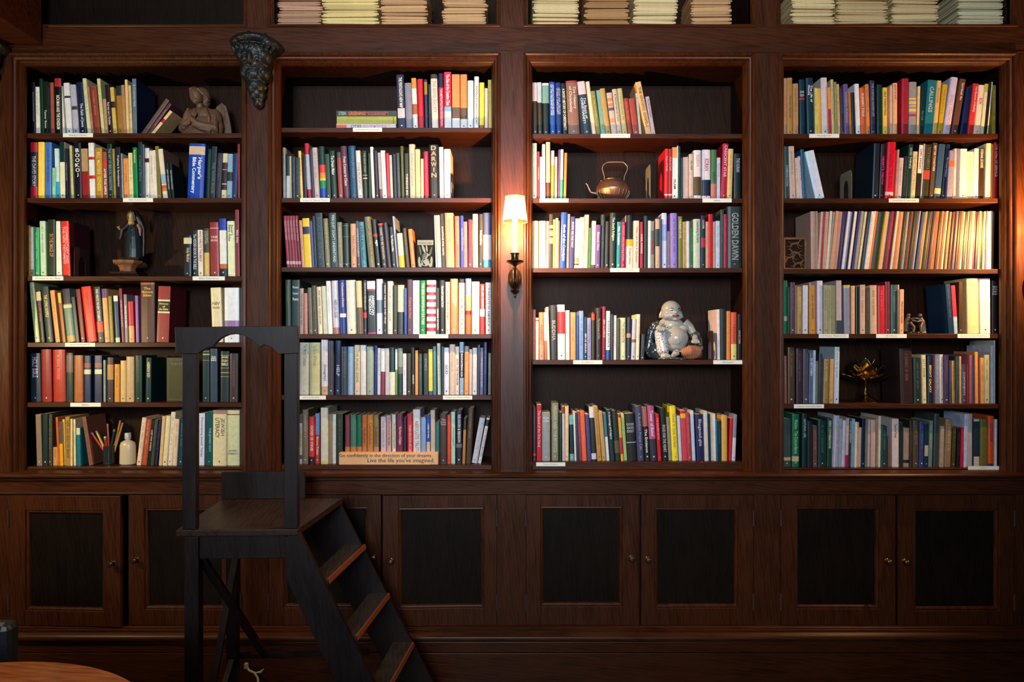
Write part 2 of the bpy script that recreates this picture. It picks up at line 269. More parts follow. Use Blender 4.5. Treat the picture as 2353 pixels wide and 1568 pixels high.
# ---------------------------------------------------------------- the books: one line each
# row header: @case shelf  crop-origin-x crop-origin-y  ; entries in 1/9.05 photo pixels:
# x0,x1,top,lean,colour[,title[~f0:f1],text colour[,bands f0:f1:colour/...]]
ROWS = r'''
@1 1 50 150
215,285,350,-20,112,Jesus in Contemporary Scholarship,a99
290,382,450,-18,eed
390,460,280,-35,132
460,545,340,-25,121,Tanner Rowe~.5:.9,ddd
545,610,350,-30,122
614,682,360,-25,a54
690,830,270,-22,111,RICH MAN AND THE KINGDOM~.3:.9,ffd,0:.15:a33
845,905,425,-70,eed
930,1055,362,-75,eee,,,.25:.29:433
1070,1190,400,-80,bbc,,,.43:.5:444
1200,1350,345,-85,124,The Faith of Jesus~.4:.85,ddd
1365,1445,270,-110,dda
1452,1502,440,-110,a86
1508,1640,430,-95,943
1660,1728,275,-105,dd9
1735,1798,700,-50,b96
1802,1895,400,-85,212,Paul was not a Christian~.35:.8,ddd
1900,1985,455,-75,db5,,,.3:.43:422
2000,2110,425,-50,a73,,,0:.2:233
2115,2180,410,-50,b85
2185,2240,300,-45,ec8
2243,2305,420,-40,ec8
@1 1 300 150
50,135,280,-20,678,A Common Faith~.1:.5,bcc,,124
190,290,690,545,654
300,375,780,500,634,HEART OF THE JOURNEY,a88
385,470,930,430,ec8,,,.35:.5:a24
@1 2 50 310
165,325,155,0,a23,THE DAVID STORY~.24:.78,ccc,.17:.78:224
330,465,150,0,fd5
475,615,155,0,47c
635,702,690,0,9da
708,795,285,-30,cee,,,.65:1:3ad
805,905,150,-20,eec,,,0:.35:133
912,962,285,-15,223,In the Shadow of the Prophet,aab
966,1028,290,-10,334
1035,1085,225,-45,cc8
1100,1255,165,-30,112,^BOOK.J~.1:.62,fff
1268,1400,285,-38,b96,,,.45:1:922
1410,1530,165,-38,eee,,,.25:.3:c22/.58:.64:c22
1540,1685,270,-25,b82,BILL MOYERS  GENESIS,ed6
1695,1788,355,-30,a54,AFTER THE APPLE~.35:.9,eee,.2:.3:e32
1795,1905,190,-35,132,THE ART OF BIBLICAL NARRATIVE,89a
1915,1963,290,-35,983
1970,2065,255,-25,223,Prophecy & Apocalypticism,dde
2070,2120,385,-35,ccb
2128,2235,490,-28,e95
2242,2325,375,-30,ed9
@1 2 300 310
65,155,262,-30,084,Revelations~.05:.3,dd8
165,255,150,-20,133,A Cloud of Silence,577
262,295,200,-15,667
300,395,275,-12,eed,,,.2:.28:422
400,500,330,-20,edc
505,558,320,-45,eec
562,640,235,-60,973
672,775,290,-110,edb,,,.5:.7:9bc/.72:.78:d52/.78:.84:b84,865
785,840,590,-60,122,NEW GENESIS STUDY,bcc
858,910,600,-60,122,NEW EXODUS STUDY,bcc
1170,1505,175,45,14a,Harper's|Bible Commentary~.25:.9,fff,.05:.2:db9
1560,1632,300,45,132,,dd9
1640,1745,240,50,233,THE GOOD BOOK~.3:.9,677
1755,1870,380,45,334
1880,1985,385,35,dc9,,,.2:.35:422/.36:.66:322/.68:.8:322
1990,2105,395,20,8ab,,,.4:.6:233
2118,2200,390,25,236
2222,2272,190,0,722
@1 3 50 480
80,165,345,-15,eb7
175,255,385,-20,ffe,,,.85:1:999
265,370,390,-15,3a6
385,505,255,-25,bdb
530,700,225,-8,232,IN THE IMAGE OF~.25:.65,b85
708,840,258,-45,eed
850,1010,255,-42,d32,COMMENTARY AND|THE NEW TESTAMENT~.1:.78,fbb,,412
@1 3 300 480
1095,1265,560,0,122,Holy Mother~.3:.65,db8,.05:.2:dc9
1270,1400,450,-5,123,The HIDDEN BOOK IN THE BIBLE,ccc
1410,1510,440,-15,edc,WHO WROTE THE BIBLE?~.02:.68,942
1530,1640,410,-15,db6,THE FIRST|SCRIPTURE~.05:.4,aa8,0:.5:443
1665,1850,280,-25,933,=THE|NEW BIBLE~.25:.37,ecc,.1:.115:caa
1855,2005,205,-20,24a,,,.2:.78:eed/.78:.86:c63/.86:1:123
2020,2175,255,-20,eeb,Baker's|Bible Atlas~.07:.48,244
2190,2270,20,-20,833,Bible Atlas~.25:.55,ecc
@1 4 50 635
265,370,120,-125,bc9
380,480,290,-100,121,THE LOST GOSPEL~.2:.6,a44,.03:.2:db9
500,660,210,-115,233,THE LIVING GOSPELS~.15:.55,dc7
705,795,290,-120,d95
850,915,345,-110,963,,,0:.2:cb5
930,1115,255,-125,687,,,0:.28:223/.3:.36:dc9/.88:1:b95
1122,1200,430,-100,233
1225,1320,265,-115,722
1350,1555,205,-130,d32
1575,1715,215,-95,332,WHO WROTE THE NEW TESTAMENT?~.04:.62,eee,.63:.82:d43
1722,1830,260,-75,da6,,,0:.17:647
1840,1915,415,-50,872
1945,2040,405,-50,246,,,0:.12:eed/.9:1:ddb
2078,2142,255,-65,823,THE BIBLE AND SOCIAL JUSTICE,ebb
2150,2212,380,-35,888,TELLING THE TRUTH,fff
2220,2340,525,-30,c23,,,.6:1:ea6
@1 4 300 635
112,175,405,-25,96a
205,500,130,-8,532,=The|Mormon|Bible~.08:.25,da5,0:.035:a64
540,790,205,40,933,=Dictionary|of|the Bible~.3:.44,ed8,.24:.27:eda/.27:.45:221/.45:.48:eda,512
1700,1920,235,-45,eda,=NIV|Study~.26:.42,875
1950,2255,240,-5,eee,,,.6:.8:97a
@1 5 50 790
170,400,200,-25,234,HOLY BIBLE~.08:.5,ccd
410,622,120,-20,822
650,905,125,-15,a32
910,1065,195,0,233,,,.05:.4:655
1080,1265,245,0,a63
1285,1430,255,0,235,,,.16:.26:855/.3:.4:dda
1515,1665,250,0,235,,,.16:.26:855/.3:.4:dda
1700,1745,345,-5,898
1765,1900,290,0,433,,,.16:.5:b84
1920,2030,430,0,d93
2045,2162,355,0,db7
2165,2330,272,0,ca7
@1 5 300 790
75,235,250,0,132
300,420,295,10,133,HEBREW KEY~.1:.45,ed8
1490,1640,130,0,133,,,.03:.035:cc8/.08:.1:cc6/.2:.205:cc8
1650,1805,105,0,345,=OLD|GREEK|BIBLE~.14:.24,eee
1860,2040,160,8,233,=JEWISH|STUDY|BIBLE~.1:.3,ed8,.08:.085:eec/.33:.335:ed8/.42:.43:ed8/.5:.505:ed8
2050,2230,205,8,433
@1 6 50 930
315,425,205,-30,876
440,535,190,0,233
540,630,200,0,443
645,742,890,0,c95
748,793,265,-45,c63
797,862,360,-30,ea2,,,0:.5:555
870,915,310,-25,db6
920,1005,255,-15,a84,NEW AND SELECTED ESSAYS,542
1010,1055,300,0,ec8
1085,1125,310,-10,ddb
1145,1225,490,-20,178,,,0:.18:ddb
1400,1480,250,-150,854
@1 6 300 930
115,212,270,120,eca
218,330,300,105,b53
340,405,320,95,121,LOST FOR WORDS~.2:.7,ddd
410,475,310,95,443
482,545,310,95,335
585,650,240,75,db8
655,755,235,80,eda
765,860,155,75,edb
865,955,300,55,eca
975,1090,290,40,145
1400,1530,185,15,dde,Discovering Jewish Values,777
1575,1695,150,10,055,THE JEWISH WAY~.3:.75,8bb
1700,1985,120,8,eda,JEWISH|LITERACY~.14:.5,554,0:.07:a87
1992,2262,120,0,dda,=JEWISH|LITERACY~.72:.82,668,.07:.09:843
@2 1 890 150
230,380,195,-45,224,THE PENTAGON'S NEW MAP~.05:.6,eed,.61:.79:ccc
390,530,365,-35,889
540,640,265,-45,eed,,,0:.2:e94/.5:.7:a64
648,770,285,-30,c23
785,850,295,-25,335,,,.05:.3:983
858,925,400,-10,333
930,1065,185,-35,edc,THE GOOD SOCIETY~.12:.7,998,0:.08:443
1080,1182,170,-20,b24,THE METROPOLITAN REVOLUTION~.27:.93,fcc,0:.25:224
1190,1335,140,-10,d24,The Rise of the Creative Class~.04:.58,fff,.6:.68:7bd/.68:1:ddd
1350,1510,190,-8,e95,,,.6:.8:654/.8:1:ddd
1520,1665,190,-5,e95,,,.6:.8:654/.8:1:ddd
1670,1790,318,0,eee
1800,1895,235,8,eee,SOCIOLOGY AND ECONOMY~.18:.9,777
1910,2010,360,5,ed4,,,.9:1:a53
2025,2088,480,0,ecb
2100,2170,305,-8,ba5
@2 2 640 310
90,148,265,-10,999
165,235,450,0,233,,,.45:1:ccc
240,275,445,-10,cb8
290,348,455,-10,334
352,440,470,-5,233
460,515,335,-50,ec7
530,590,430,-20,223
605,692,175,-70,bbb,,,0:.2:c13/.82:1:a23
700,750,300,-55,335
755,862,262,-60,dba
875,995,240,-45,133,,,.35:.5:d33/.5:.6:d83/.6:.65:cc3/.65:.8:185/.8:1:14b
1000,1090,395,-40,243
1100,1235,330,-60,132,The Dream Maker~.1:.5,ddd
1250,1350,360,-50,944,,,0:.12:444
1360,1485,230,-75,534,From Cosmos to Chaos~.2:.75,ecc
1492,1650,225,-55,146,STEPHEN JAY GOULD~.05:.6,579
1655,1760,325,-60,edc,DIVINE PROPORTION~.25:.8,777
1768,1862,330,-35,232,THE GREAT STORY~.05:.45,898,.5:.51:ebb/.56:.58:ebb
1870,1940,380,-20,232
1950,2008,250,-45,eed
2015,2098,330,-40,223
2105,2158,370,-45,aaa,,,.78:1:733
2168,2262,325,-50,ffe
2267,2325,385,-35,c23
@2 2 890 310
70,125,425,-32,ccb
140,205,400,-30,223
215,280,380,-30,344
295,362,235,-28,552
370,455,385,-15,232,THINKING BIG~.4:.95,ddd
470,592,195,-22,eca,Annals of Nature,998
600,692,300,-18,cd9
700,758,500,-8,eca
768,872,345,-18,a24
880,1082,205,-22,222,^DARWIN~.02:.62,ea7
1090,1178,255,-18,fee
1185,1320,297,-10,fff
@2 3 640 475
175,230,190,-75,823,Classics Series Volume~.05:.5,daa,.87:.93:caa
233,290,190,-75,823,Classics Series Volume~.05:.5,daa,.87:.93:caa
293,350,190,-75,823,Classics Series Volume~.05:.5,daa,.87:.93:caa
353,410,190,-75,823,Classics Series Volume~.05:.5,daa,.87:.93:caa
413,475,190,-75,823,Classics Series Volume~.05:.5,daa,.87:.93:caa
488,548,285,-65,c97
552,690,240,-58,ec2,,,.17:.32:124
697,747,300,-50,458
752,800,200,-52,124
805,965,130,-60,122,BOOKS AND ROUTINE,356
980,1078,245,-55,775
1085,1235,130,-45,133,YOU JUST DON'T UNDERSTAND~.03:.9,cdc
1248,1338,325,-30,776
1348,1492,345,-20,132,,,.05:.055:998/.3:.305:998/.9:.905:998
1508,1625,355,-20,c97,THE BOOK OF FALSE JOY~.25:.75,642
1635,1705,300,-40,334,LAWRENCE KOHLBERG,bbb
1715,1840,315,-65,489,A PRIMER OF MORAL THOUGHT,124
1880,2005,205,-100,775,SIGMUND FREUD,553
2030,2140,260,-105,122,ego~.4:.58,eee,.3:.36:a23
2150,2262,345,-95,222,DARE TO BE KNOWN~.1:.8,aaa,0:.04:d32
2272,2350,330,-95,334
@2 3 890 475
10,90,440,-70,122
98,190,420,-70,122,The Wisdom of Men~.2:.6,ddd
200,238,200,-95,9ac
246,370,550,-55,edb,,,.65:1:fb2
385,468,445,-75,332
495,585,465,-72,c85
1005,1040,180,-35,edc
1045,1125,180,-38,edb,CITIZENSHIP PAPERS~.05:.5,ba8
1132,1208,150,-35,222,SHOPPING FOR FAITH~.2:.8,dde
1215,1398,130,-28,e97
1408,1520,200,-15,b65
1525,1588,190,-8,23b,The Song of the Human Heart,aad
1592,1668,315,-8,a67
1680,1768,270,2,512
1778,1885,155,-3,fec
1895,1985,155,5,222,The Heart and the Bear~.3:.58,fff
1990,2160,130,0,347,,,.4:.85:cbb/.85:1:379
@2 4 640 630
145,265,120,-10,343
275,435,125,0,133,=Flannery|Connor|Poems~.1:.42,bcc
445,520,300,0,b98,The Fourth American Faith,654
530,612,400,-10,c87
635,712,285,-32,665
720,817,240,-35,443
825,920,265,-38,edb,FREETHINKERS  SUSAN JACOBY~.08:.8,432
935,1028,250,-45,ddb
1035,1118,145,-45,eee
1140,1272,135,-42,ccd,AMERICAN ISSUES~.35:.7,567,.88:1:a77
1285,1410,125,-32,138,A Documentary of America~.05:.5,ecc,.62:.69:eee
1425,1620,125,-30,ddc,,,.95:1:dda
1640,1752,140,-35,dc9,,,.5:1:654
1765,1845,130,-10,223,LINCOLN FEDERALIST~.05:.55,bbb,.6:.7:c34
1858,2028,145,-20,122,AMERICAN|THEOCRACY~.27:.64,fff,0:.15:ddd/.15:.18:a25/.97:1:a27
2040,2168,105,-10,dde,,,.38:.62:789
2180,2257,180,-8,122,STONY THE ROAD THEY TROD~.05:.8,dcc
@2 4 890 630
0,110,150,0,edc,THE MADNESS OF ADAM~.15:.75,998
125,205,235,-3,232
210,350,230,0,eca,,,.55:1:333
355,405,295,0,359,,,.6:1:14a
415,520,115,0,412,Praying the Hate~.3:.75,d55
525,667,135,0,eee,CONGREGATION~.2:.8,aaa
680,797,135,0,184,THE BIBLE IN POPULAR CULTURE~.05:.82,dec
815,1005,130,0,eee,,,.08:.13:d34/.22:.28:d34/.35:.41:d34/.49:.54:d34/.62:.68:d34/.76:.81:d34/.88:.95:d34
1012,1085,290,-3,221,ORIGINS OF FAITH~.45:.9,edc
1095,1200,130,-8,222,TRANSFORMATION~.1:.5,ddd
1210,1302,165,-5,ecb,American Mainline Religion~.15:.75,654
1312,1468,100,-5,c85,THE NEW AMERICAN|SPIRITUALITY~.03:.5,fdb
1480,1612,105,3,ddc,SPIRITUAL MARKETPLACE~.14:.92,777,0:.07:222
1625,1745,95,-3,d97,PRAYER~.04:.24,eee,0:.3:78c/.58:.65:912/.65:1:b63
1755,1912,160,0,edc
1925,2028,210,0,d33,GOD AND COUNTRY~.03:.5,fff,.5:.65:bcd
2045,2160,180,-3,ccc,SUNDAYS IN AMERICA~.1:.85,556
@2 5 640 765
335,402,380,0,222,Towards Beauty~.1:.6,ddd
430,628,205,8,ccb,The Moral Compass~.03:.45,887
640,865,205,0,cc9,The Book of Virtues~.03:.45,998
890,1030,145,-5,dde,(Integrity)~.4:.8,778,.85:1:ca8
1038,1140,170,8,445
1165,1293,165,8,235,HELP~.45:.66,dde
1300,1430,290,5,345
1435,1562,290,5,9bd
1580,1692,258,0,dca,THE BRAND SIGNS~.1:.75,886
1700,1822,260,0,ddd
1830,1970,290,3,9a9
1978,2050,270,10,126
2056,2117,320,3,ddd
2122,2217,330,3,ddd,,,.5:1:824
2222,2300,325,0,bbb
@2 5 890 765
40,160,310,0,ddc,,,0:.52:133
165,210,345,0,593,,,0:.45:dde
220,320,325,0,898,,,.4:.55:666/.55:1:133
325,395,435,0,dde
400,500,430,0,332
505,572,310,-3,222,CHAOS?~.55:.8,eee
580,637,370,0,e93
642,732,435,0,344
755,850,435,-8,233,ETHICS~.12:.42,688
860,945,345,-5,dc4,,,.92:1:447
955,1020,285,-5,378
1045,1115,220,-12,ccb
1125,1172,290,0,133
1177,1285,310,0,dde,GOD~.35:.58,445
1295,1410,245,0,cba
1415,1493,290,0,dcb,GOD THE PROBLEM~.2:.85,554
1500,1587,195,3,8ac,ENCOUNTERING GOD~.22:.66,dde,.2:.68:124
1597,1690,280,8,d95,GOD~.12:.35,a63,0:.12:888
1700,1757,345,5,cbb
1765,1865,315,5,ccc
1870,1920,255,12,124
1925,1990,315,8,557,THE REASONS OF THE HEART~.2:.85,99b
1997,2065,200,12,125
2090,2155,425,5,665
@2 6 640 920
415,492,310,0,998,CLOSING FAITH~.25:.65,654,0:.17:344/.82:.9:447
495,617,200,0,765
625,742,345,3,c33,GOD IS ONE~.12:.8,ecb,.85:1:222
760,857,280,0,a44,Bruce Feiler~.45:.85,ecb,0:.42:68b
875,1030,160,0,ccb,,,.95:1:cb6
1037,1120,290,3,875
1125,1195,295,0,ddd
1207,1332,290,3,232
1380,1482,310,3,734,,,.65:1:a74
1495,1615,305,0,476,,,.65:1:a74
1620,1727,305,3,165,,,.65:1:a74
1735,1847,305,0,b63,Hinduism~.2:.63,642,.65:1:a74
1850,1970,305,0,b73,Catholicism~.14:.63,742,.65:1:a74
1975,2085,305,0,764,Buddhism~.2:.63,443,.65:1:a75
2125,2240,345,-3,bab
2247,2340,320,0,b99,THE SEDUCTION OF THE SPIRIT~.02:.63,544
@2 6 890 920
100,182,300,-8,ccb,The Heretical Imperative~.08:.8,222
190,325,285,0,624,The Future of Religion~.25:.62,daa
330,402,350,0,223
418,532,285,-8,b23,WHEN RELIGION BECOMES~.22:.8,d99
540,692,195,-8,ccc,ABSOLUTE TRUTH~.2:.8,777
700,807,355,-3,79c
820,890,305,-3,14a,I DARE TO CALL~.18:.48,ddd,.55:1:ca9
900,997,210,-3,ba9
1005,1082,460,0,266
1090,1242,285,0,433,=The|Human|Thinker~.1:.24,a99
1247,1318,310,0,d42
1325,1412,245,0,acb,What is Religion?~.25:.7,687
1425,1550,215,3,223,RELIGION & REASON~.08:.6,ccd,.63:.7:667
1558,1615,380,30,a73,,,0:.25:222
1622,1740,165,60,432
1750,1868,360,170,bbc,PHILOSOPHY OF RELIGION~.1:.7,99a
1880,1948,365,185,ccc,WHY RELIGION MATTERS~.22:.85,667,.04:.18:222
@3 1 1210 160
130,235,270,-15,321,,,0:.35:ecb
240,328,265,-18,332,,,0:.38:bcd
335,478,280,-15,122,,,0:.04:edd/.04:.38:7a9
493,605,255,-22,25a,HISTORY CULTURE AND RELIGION|OF THE HELLENISTIC AGE~.05:.62,dde
615,737,270,-22,137,HISTORY AND LITERATURE|OF EARLY CHRISTIANITY~.1:.6,bbd
747,866,285,-48,122,A SHORT HISTORY OF CHRISTIANITY~.1:.9,eec
872,1108,225,-62,865,The History|of Christianity~.1:.85,ecb,0:.04:a33
1185,1350,235,-140,dcc,The Book of|CHRISTIANITY~.3:.83,dde,.24:1:245
1375,1452,245,-145,fdb
1460,1550,440,-125,884
1555,1645,425,-110,7a9
1652,1760,385,-130,b95
1775,1885,475,-115,cba,,,.12:.2:d85/.25:.32:d85/.35:.42:656/.6:.7:d96
1893,1990,400,-115,cba,A Sacrament at Cana~.1:.7,776
1997,2105,385,-120,cb7
2112,2215,590,-100,943
2225,2340,590,-100,a43
@3 1 1460 160
85,135,490,-85,ccb
225,340,245,-230,eb7,THE GNOSTIC GOSPELS~.1:.85,543
348,425,555,-140,dbb,The Gnostic Gospels~.05:.55,655
@3 2 1210 310
110,212,175,0,ffd
225,270,350,0,b23,THE ACTIVE LIFE~.2:.7,eba
275,330,460,0,ffe
335,392,195,-8,ffe
405,495,150,-3,eba,,,.7:1:533
505,567,330,8,cc3,,,0:.3:ffe
580,632,460,8,dbb,Drinking Tea With God~.1:.7,322
648,688,310,15,648
692,747,305,18,4c9,,,0:.6:fff
765,820,375,22,d83
@3 2 1460 310
605,682,290,15,c23,Acts of Faith~.1:.48,eaa,.89:.91:edd
686,757,295,13,a22,Acts of Faith~.1:.48,d99,.89:.91:edd
765,862,260,8,ddd,ISLAM~.53:.87,222,0:.2:e95
868,880,225,8,eee
888,945,240,-5,133
948,988,480,0,233
992,1112,465,0,dba
1120,1212,400,0,cba,ISLAM~.1:.4,776
1220,1370,320,-3,edd,KORAN~.1:.33,c95,.54:.92:542
1385,1562,310,3,edd,KORAN~.18:.42,a35,.6:.92:124
1570,1682,310,10,474,Islam~.43:.64,253,.68:1:c76
1690,1762,475,5,ccd,The Holy Quran~.08:.5,a76
1772,1890,180,55,a24,CRESCENT STAR~.03:.6,ebc
1908,2010,290,33,db7
2040,2200,390,8,122,THE KORAN~.1:.4,bbc
@3 3 1210 470
120,247,345,0,fdb
260,400,345,0,fdb
405,455,350,8,fcb
462,540,205,12,221,,,.2:.26:e97/.3:.4:e97/.43:.54:e97
545,592,315,8,d95
595,647,285,12,fc9
650,682,340,10,853
685,818,165,35,14a,Gods of the Cataclysm~.2:.88,fff
828,880,200,28,777
890,977,255,32,337,SHOW ME THE WAY~.1:.6,dde
985,1082,295,28,edc,,,.78:.88:886/.9:.93:222
1090,1178,270,25,ffe,ROAD LESS TRAVELED~.28:.75,665
1182,1267,215,32,dba
1275,1335,490,22,473
1340,1422,345,22,edd,,,.92:1:444
1430,1520,425,20,648,Blessed Alien~.1:.65,ccd
1530,1618,210,20,233
1622,1710,350,20,222
1720,1850,175,17,233,The Soul's Religion~.08:.5,cdb
1860,1952,365,18,299,Vita Creative~.08:.5,eee
1960,2047,365,15,a14,WHAT ARE PEOPLE FOR?,d8a
2060,2207,225,8,ddc,Dynamic Advice~.62:.92,665,0:.45:111/.45:.58:ea2
2220,2330,340,10,dcb,Why I Am Not A Christian~.1:.9,776
@3 3 1460 470
88,168,365,0,a23,WIDE AWAKE~.18:.75,ecc
180,242,240,8,233
258,316,340,4,eed
320,388,350,0,a98,,,.2:.4:667/.4:.7:855
418,500,305,0,ca8,,,.2:.55:333
505,550,310,0,245
556,657,180,0,cce,,,.2:.5:9ad
665,735,560,0,667
742,880,180,-8,87c
897,977,250,-5,773,THE BLISS OF LIFE~.05:.42,dda
985,1057,360,-4,ca5
1065,1132,350,-4,ccd
1140,1207,495,0,163
1215,1357,305,0,bcb,Celebrating the Earth~.04:.48,455
1370,1452,235,0,123,COOPER~.08:.25,cbc,.42:.6:a24
1462,1520,360,0,da7
1525,1612,205,0,b12
1615,1662,360,0,ca8
1672,1757,345,0,dde
1772,1840,110,0,344
1845,1902,205,0,a14
1915,2215,45,0,233,GOLDEN DAWN~.1:.86,999
@3 4 1210 680
130,190,290,0,b53
194,250,460,0,edc,,,.05:.08:a32
260,362,345,0,d85,Buddhism~.2:.65,853,.68:1:d97
370,427,345,-10,cbd,,,.6:1:a64
435,485,235,-30,fdb
490,645,195,-15,333,BUDDHA~.28:.65,999
652,802,185,-8,eee,,,.13:.53:d33
818,897,305,-5,eed
910,1022,345,-3,e95
1035,1092,405,0,248
1096,1182,315,0,79c
1190,1257,445,5,134,ZEN OF GROUPS~.35:.87,dde
1265,1343,460,-3,88b
1350,1422,340,0,332,,,.04:.17:d42
1430,1562,255,-3,322,The Compass of Zen~.2:.6,886
1568,1642,225,8,723,ZEN CLASSICS~.22:.6,dbb
1650,1732,318,8,eee,BUDDHA BACKPACK~.2:.75,222,.8:1:25a
1745,1798,385,6,333
1808,1862,410,6,ddd
1870,1937,475,6,443
1945,2062,460,0,dda,THE HANDBOOK~.1:.6,a64
2075,2165,450,12,234,,,.38:.48:c86
2175,2262,480,28,bbc,,,.5:.58:854
2270,2342,385,25,edb
@3 4 1460 680
105,182,800,22,333
1705,1762,285,-8,edd
1772,1882,275,-8,233
1900,1972,320,3,d84
1995,2112,345,0,d53,Hinduism~.22:.66,843,.67:1:dc7
2125,2200,385,3,222,HINDUISM~.3:.7,aaa
@3 5 1210 910
140,190,250,0,445
210,312,190,0,b12,The Sound of the One Hand~.1:.75,dbb
320,492,350,0,999,=THE SACRED|&|UNSEEN~.1:.2,ddc
520,665,150,0,886,NILSSON AND THE MYSTICS~.05:.85,bba
680,732,345,0,132
745,797,225,-6,cbb,,,0:.13:833
800,877,215,0,ec9
900,990,410,-15,134,,,0:.2:7bb/.85:1:6aa
1000,1037,330,-32,ddc
1045,1088,350,-32,335
1095,1152,325,-42,844
1162,1257,320,-52,e64
1268,1347,385,-52,447
1357,1460,230,-62,233,,,0:.2:ddd/.86:.97:ccd
1475,1562,220,-85,b84
1575,1655,330,-85,b95
1665,1728,360,-75,dde,,,0:.5:478
1740,1842,290,-85,233,A Sociology of Religion~.04:.58,ddd
1852,1955,300,-85,233,,,.6:.85:554
1968,2020,385,-68,da4,,,0:.07:b13/.5:.85:b23
2030,2092,370,-68,bc7
2105,2305,365,-62,222,=DOES|GOD|EXIST~.2:.42,9aa,.6:.62:9aa
@3 5 1460 910
50,187,215,-62,446,A Buddhist Prayer Life,88a
200,312,235,-75,222,The Evidence~.4:.86,ddd,0:.36:a65
322,462,215,-75,334,Tower of Babel~.08:.55,ecc,0:.6:a58
472,547,380,-58,c12,THE GOLDEN RATIO~.08:.55,d99
562,690,255,-62,222,FOOD FOR THE HEART~.32:.84,bbb
695,765,440,-55,887
775,900,215,-62,ed3,God is not Great~.1:.8,b93
910,972,415,-45,ccd
980,1087,305,-50,c45,,,.02:.06:b33/.06:.15:eb2
1095,1175,360,-48,a44
1183,1252,310,-45,dde
1275,1442,385,-38,225,Bhagavad-gita~.1:.7,bbc
1452,1525,320,-32,ccc
1530,1572,380,-30,233
1577,1642,365,-20,cba
1645,1677,375,-15,ddd
1680,1712,500,-12,27a
1715,1792,525,-5,133
1795,1917,415,-3,da5
1938,1997,470,28,c23
2008,2080,390,40,889,,,.5:1:ccd
@4 1 1790 165
90,165,135,0,b86,THE JOURNEY OF LIFE~.2:.8,c53
175,287,125,-4,b84,Human Options~.2:.8,653
300,412,245,-8,b85
435,547,160,-14,134,=SAM|KEEN~.2:.32,aaa,.33:.36:c23
590,742,125,-28,134,The Life of|Meaning~.13:.85,eee
752,800,340,-14,dc7
808,885,345,-18,eb4
900,1030,120,-28,dcc
1042,1097,325,-30,e94,,,.45:1:a35
1103,1160,160,-30,cb8
1170,1222,210,-28,995
1230,1282,255,-34,ca7
1298,1365,350,-30,334
1370,1465,255,-30,658,ORIGINAL BLESSING~.15:.75,a9a
1472,1522,420,-34,b73
1532,1602,430,-30,223
1610,1705,250,-40,eee
1718,1820,330,-36,d63,ECKHART TOLLE~.12:.6,eee
1826,1900,260,-32,d84
1915,2012,180,-22,335,THE PURPOSE DRIVEN LIFE~.05:.65,99a
2045,2157,265,-5,133
2165,2252,330,-5,ec5,SELF PARENTING~.08:.58,654
@4 1 2045 165
0,47,290,0,dba
60,155,235,3,eb8,good to pick~.03:.32,b43
240,388,140,12,a23
395,550,210,12,999,,,.3:.33:ec6/.36:.41:ec6/.44:.46:ec6/.5:.55:ec6/.6:.64:c24
557,610,305,25,ec9
618,692,340,40,133,The Call~.4:.75,687
700,870,165,95,278,CALLINGS~.12:.58,bcc
880,972,180,105,db7,Encounter~.1:.45,986
985,1085,260,120,ca2
1100,1242,105,185,cce,DAILY TEACHINGS~.3:.9,d9a
1270,1400,140,195,643,Spiritual Rx~.05:.4,ecc
1450,1600,315,150,125
1612,1732,240,130,c33,The Essence of Reality~.05:.55,ecc
1742,1870,270,112,edc,SIX~.2:.45,b32
1880,1945,250,105,ddb,,,0:.16:bb3
1955,2010,220,105,222
2014,2034,210,105,fff
2120,2195,280,10,983
@4 2 1790 315
75,112,100,-8,232
120,217,195,-8,244,COMMUNICATION~.35:.75,8aa
235,362,190,-42,ca9
368,432,435,-35,cba
436,500,400,-42,dbb
508,582,255,-62,157
765,965,265,-235,cde
1935,2060,130,45,123
2075,2185,145,52,222,HEART'S TRUTH~.22:.72,c38
2205,2380,100,62,c13,STANDING THE MIDDLE~.15:.8,913,.87:.93:dbb
@4 2 2045 315
98,138,260,60,c87
145,240,430,55,cbb
250,315,400,62,233
322,412,150,80,133,GOD THINKS~.02:.48,acb
430,522,300,62,dc9,THE LAST PART OF THE ROAD~.06:.8,986
535,622,130,80,222,CARL SAGAN~.05:.5,554,.03:.53:edd
628,652,140,82,bbb
660,810,150,82,332,FAITH IN AMERICA~.05:.45,665,.47:.63:b43
815,902,120,88,543,BETTER TOGETHER~.05:.5,eca
915,1050,140,115,357,,,.8:.9:ec9
1065,1140,150,115,235,The Twenty Fourteen~.22:.6,eee
1180,1292,280,70,88a,,,.2:.33:c64
1310,1432,240,32,ecb
1445,1577,245,28,ffe
1585,1735,305,15,fec
1740,1832,240,18,fff
1835,1950,235,18,321,ETERNAL ECHOES~.02:.38,eda
1985,2090,130,30,eed,,,0:.12:eea
2100,2138,150,15,e94
2145,2250,110,28,d12,THE CALL OF SERVICE~.03:.6,fff
@4 4 1790 630
85,177,135,0,064,,,.67:.76:998
185,240,270,0,232
245,332,175,0,545
335,378,240,0,864
385,490,265,0,a84
495,602,235,5,ccd
630,658,175,0,b96
662,747,235,-10,c81,AGE OF EMPIRES~.2:.7,753
800,917,140,-4,dcd
930,1017,230,0,997
1025,1092,235,0,997
1100,1182,240,0,886
1195,1302,135,-4,baa,,,.75:1:345
1362,1500,230,-15,889,,,0:.06:cb5
1505,1582,245,0,da8
1600,1682,270,0,132
1690,1792,225,0,ca9
1810,1895,290,0,443
1900,2050,235,-8,ca8
2058,2212,240,-5,b23
2217,2315,160,-4,723
@4 4 2045 630
20,162,225,0,355
166,192,225,0,dba
200,282,320,10,ea7,TRANSYLVANIA~.15:.88,543
1228,1325,205,-75,135
1340,1422,235,-68,c34,,,.65:1:9bc
1440,1510,165,0,432
1625,1862,85,-20,ec9,=THE|LARGE|WORD~.06:.16,b97
1880,2092,90,-10,edd
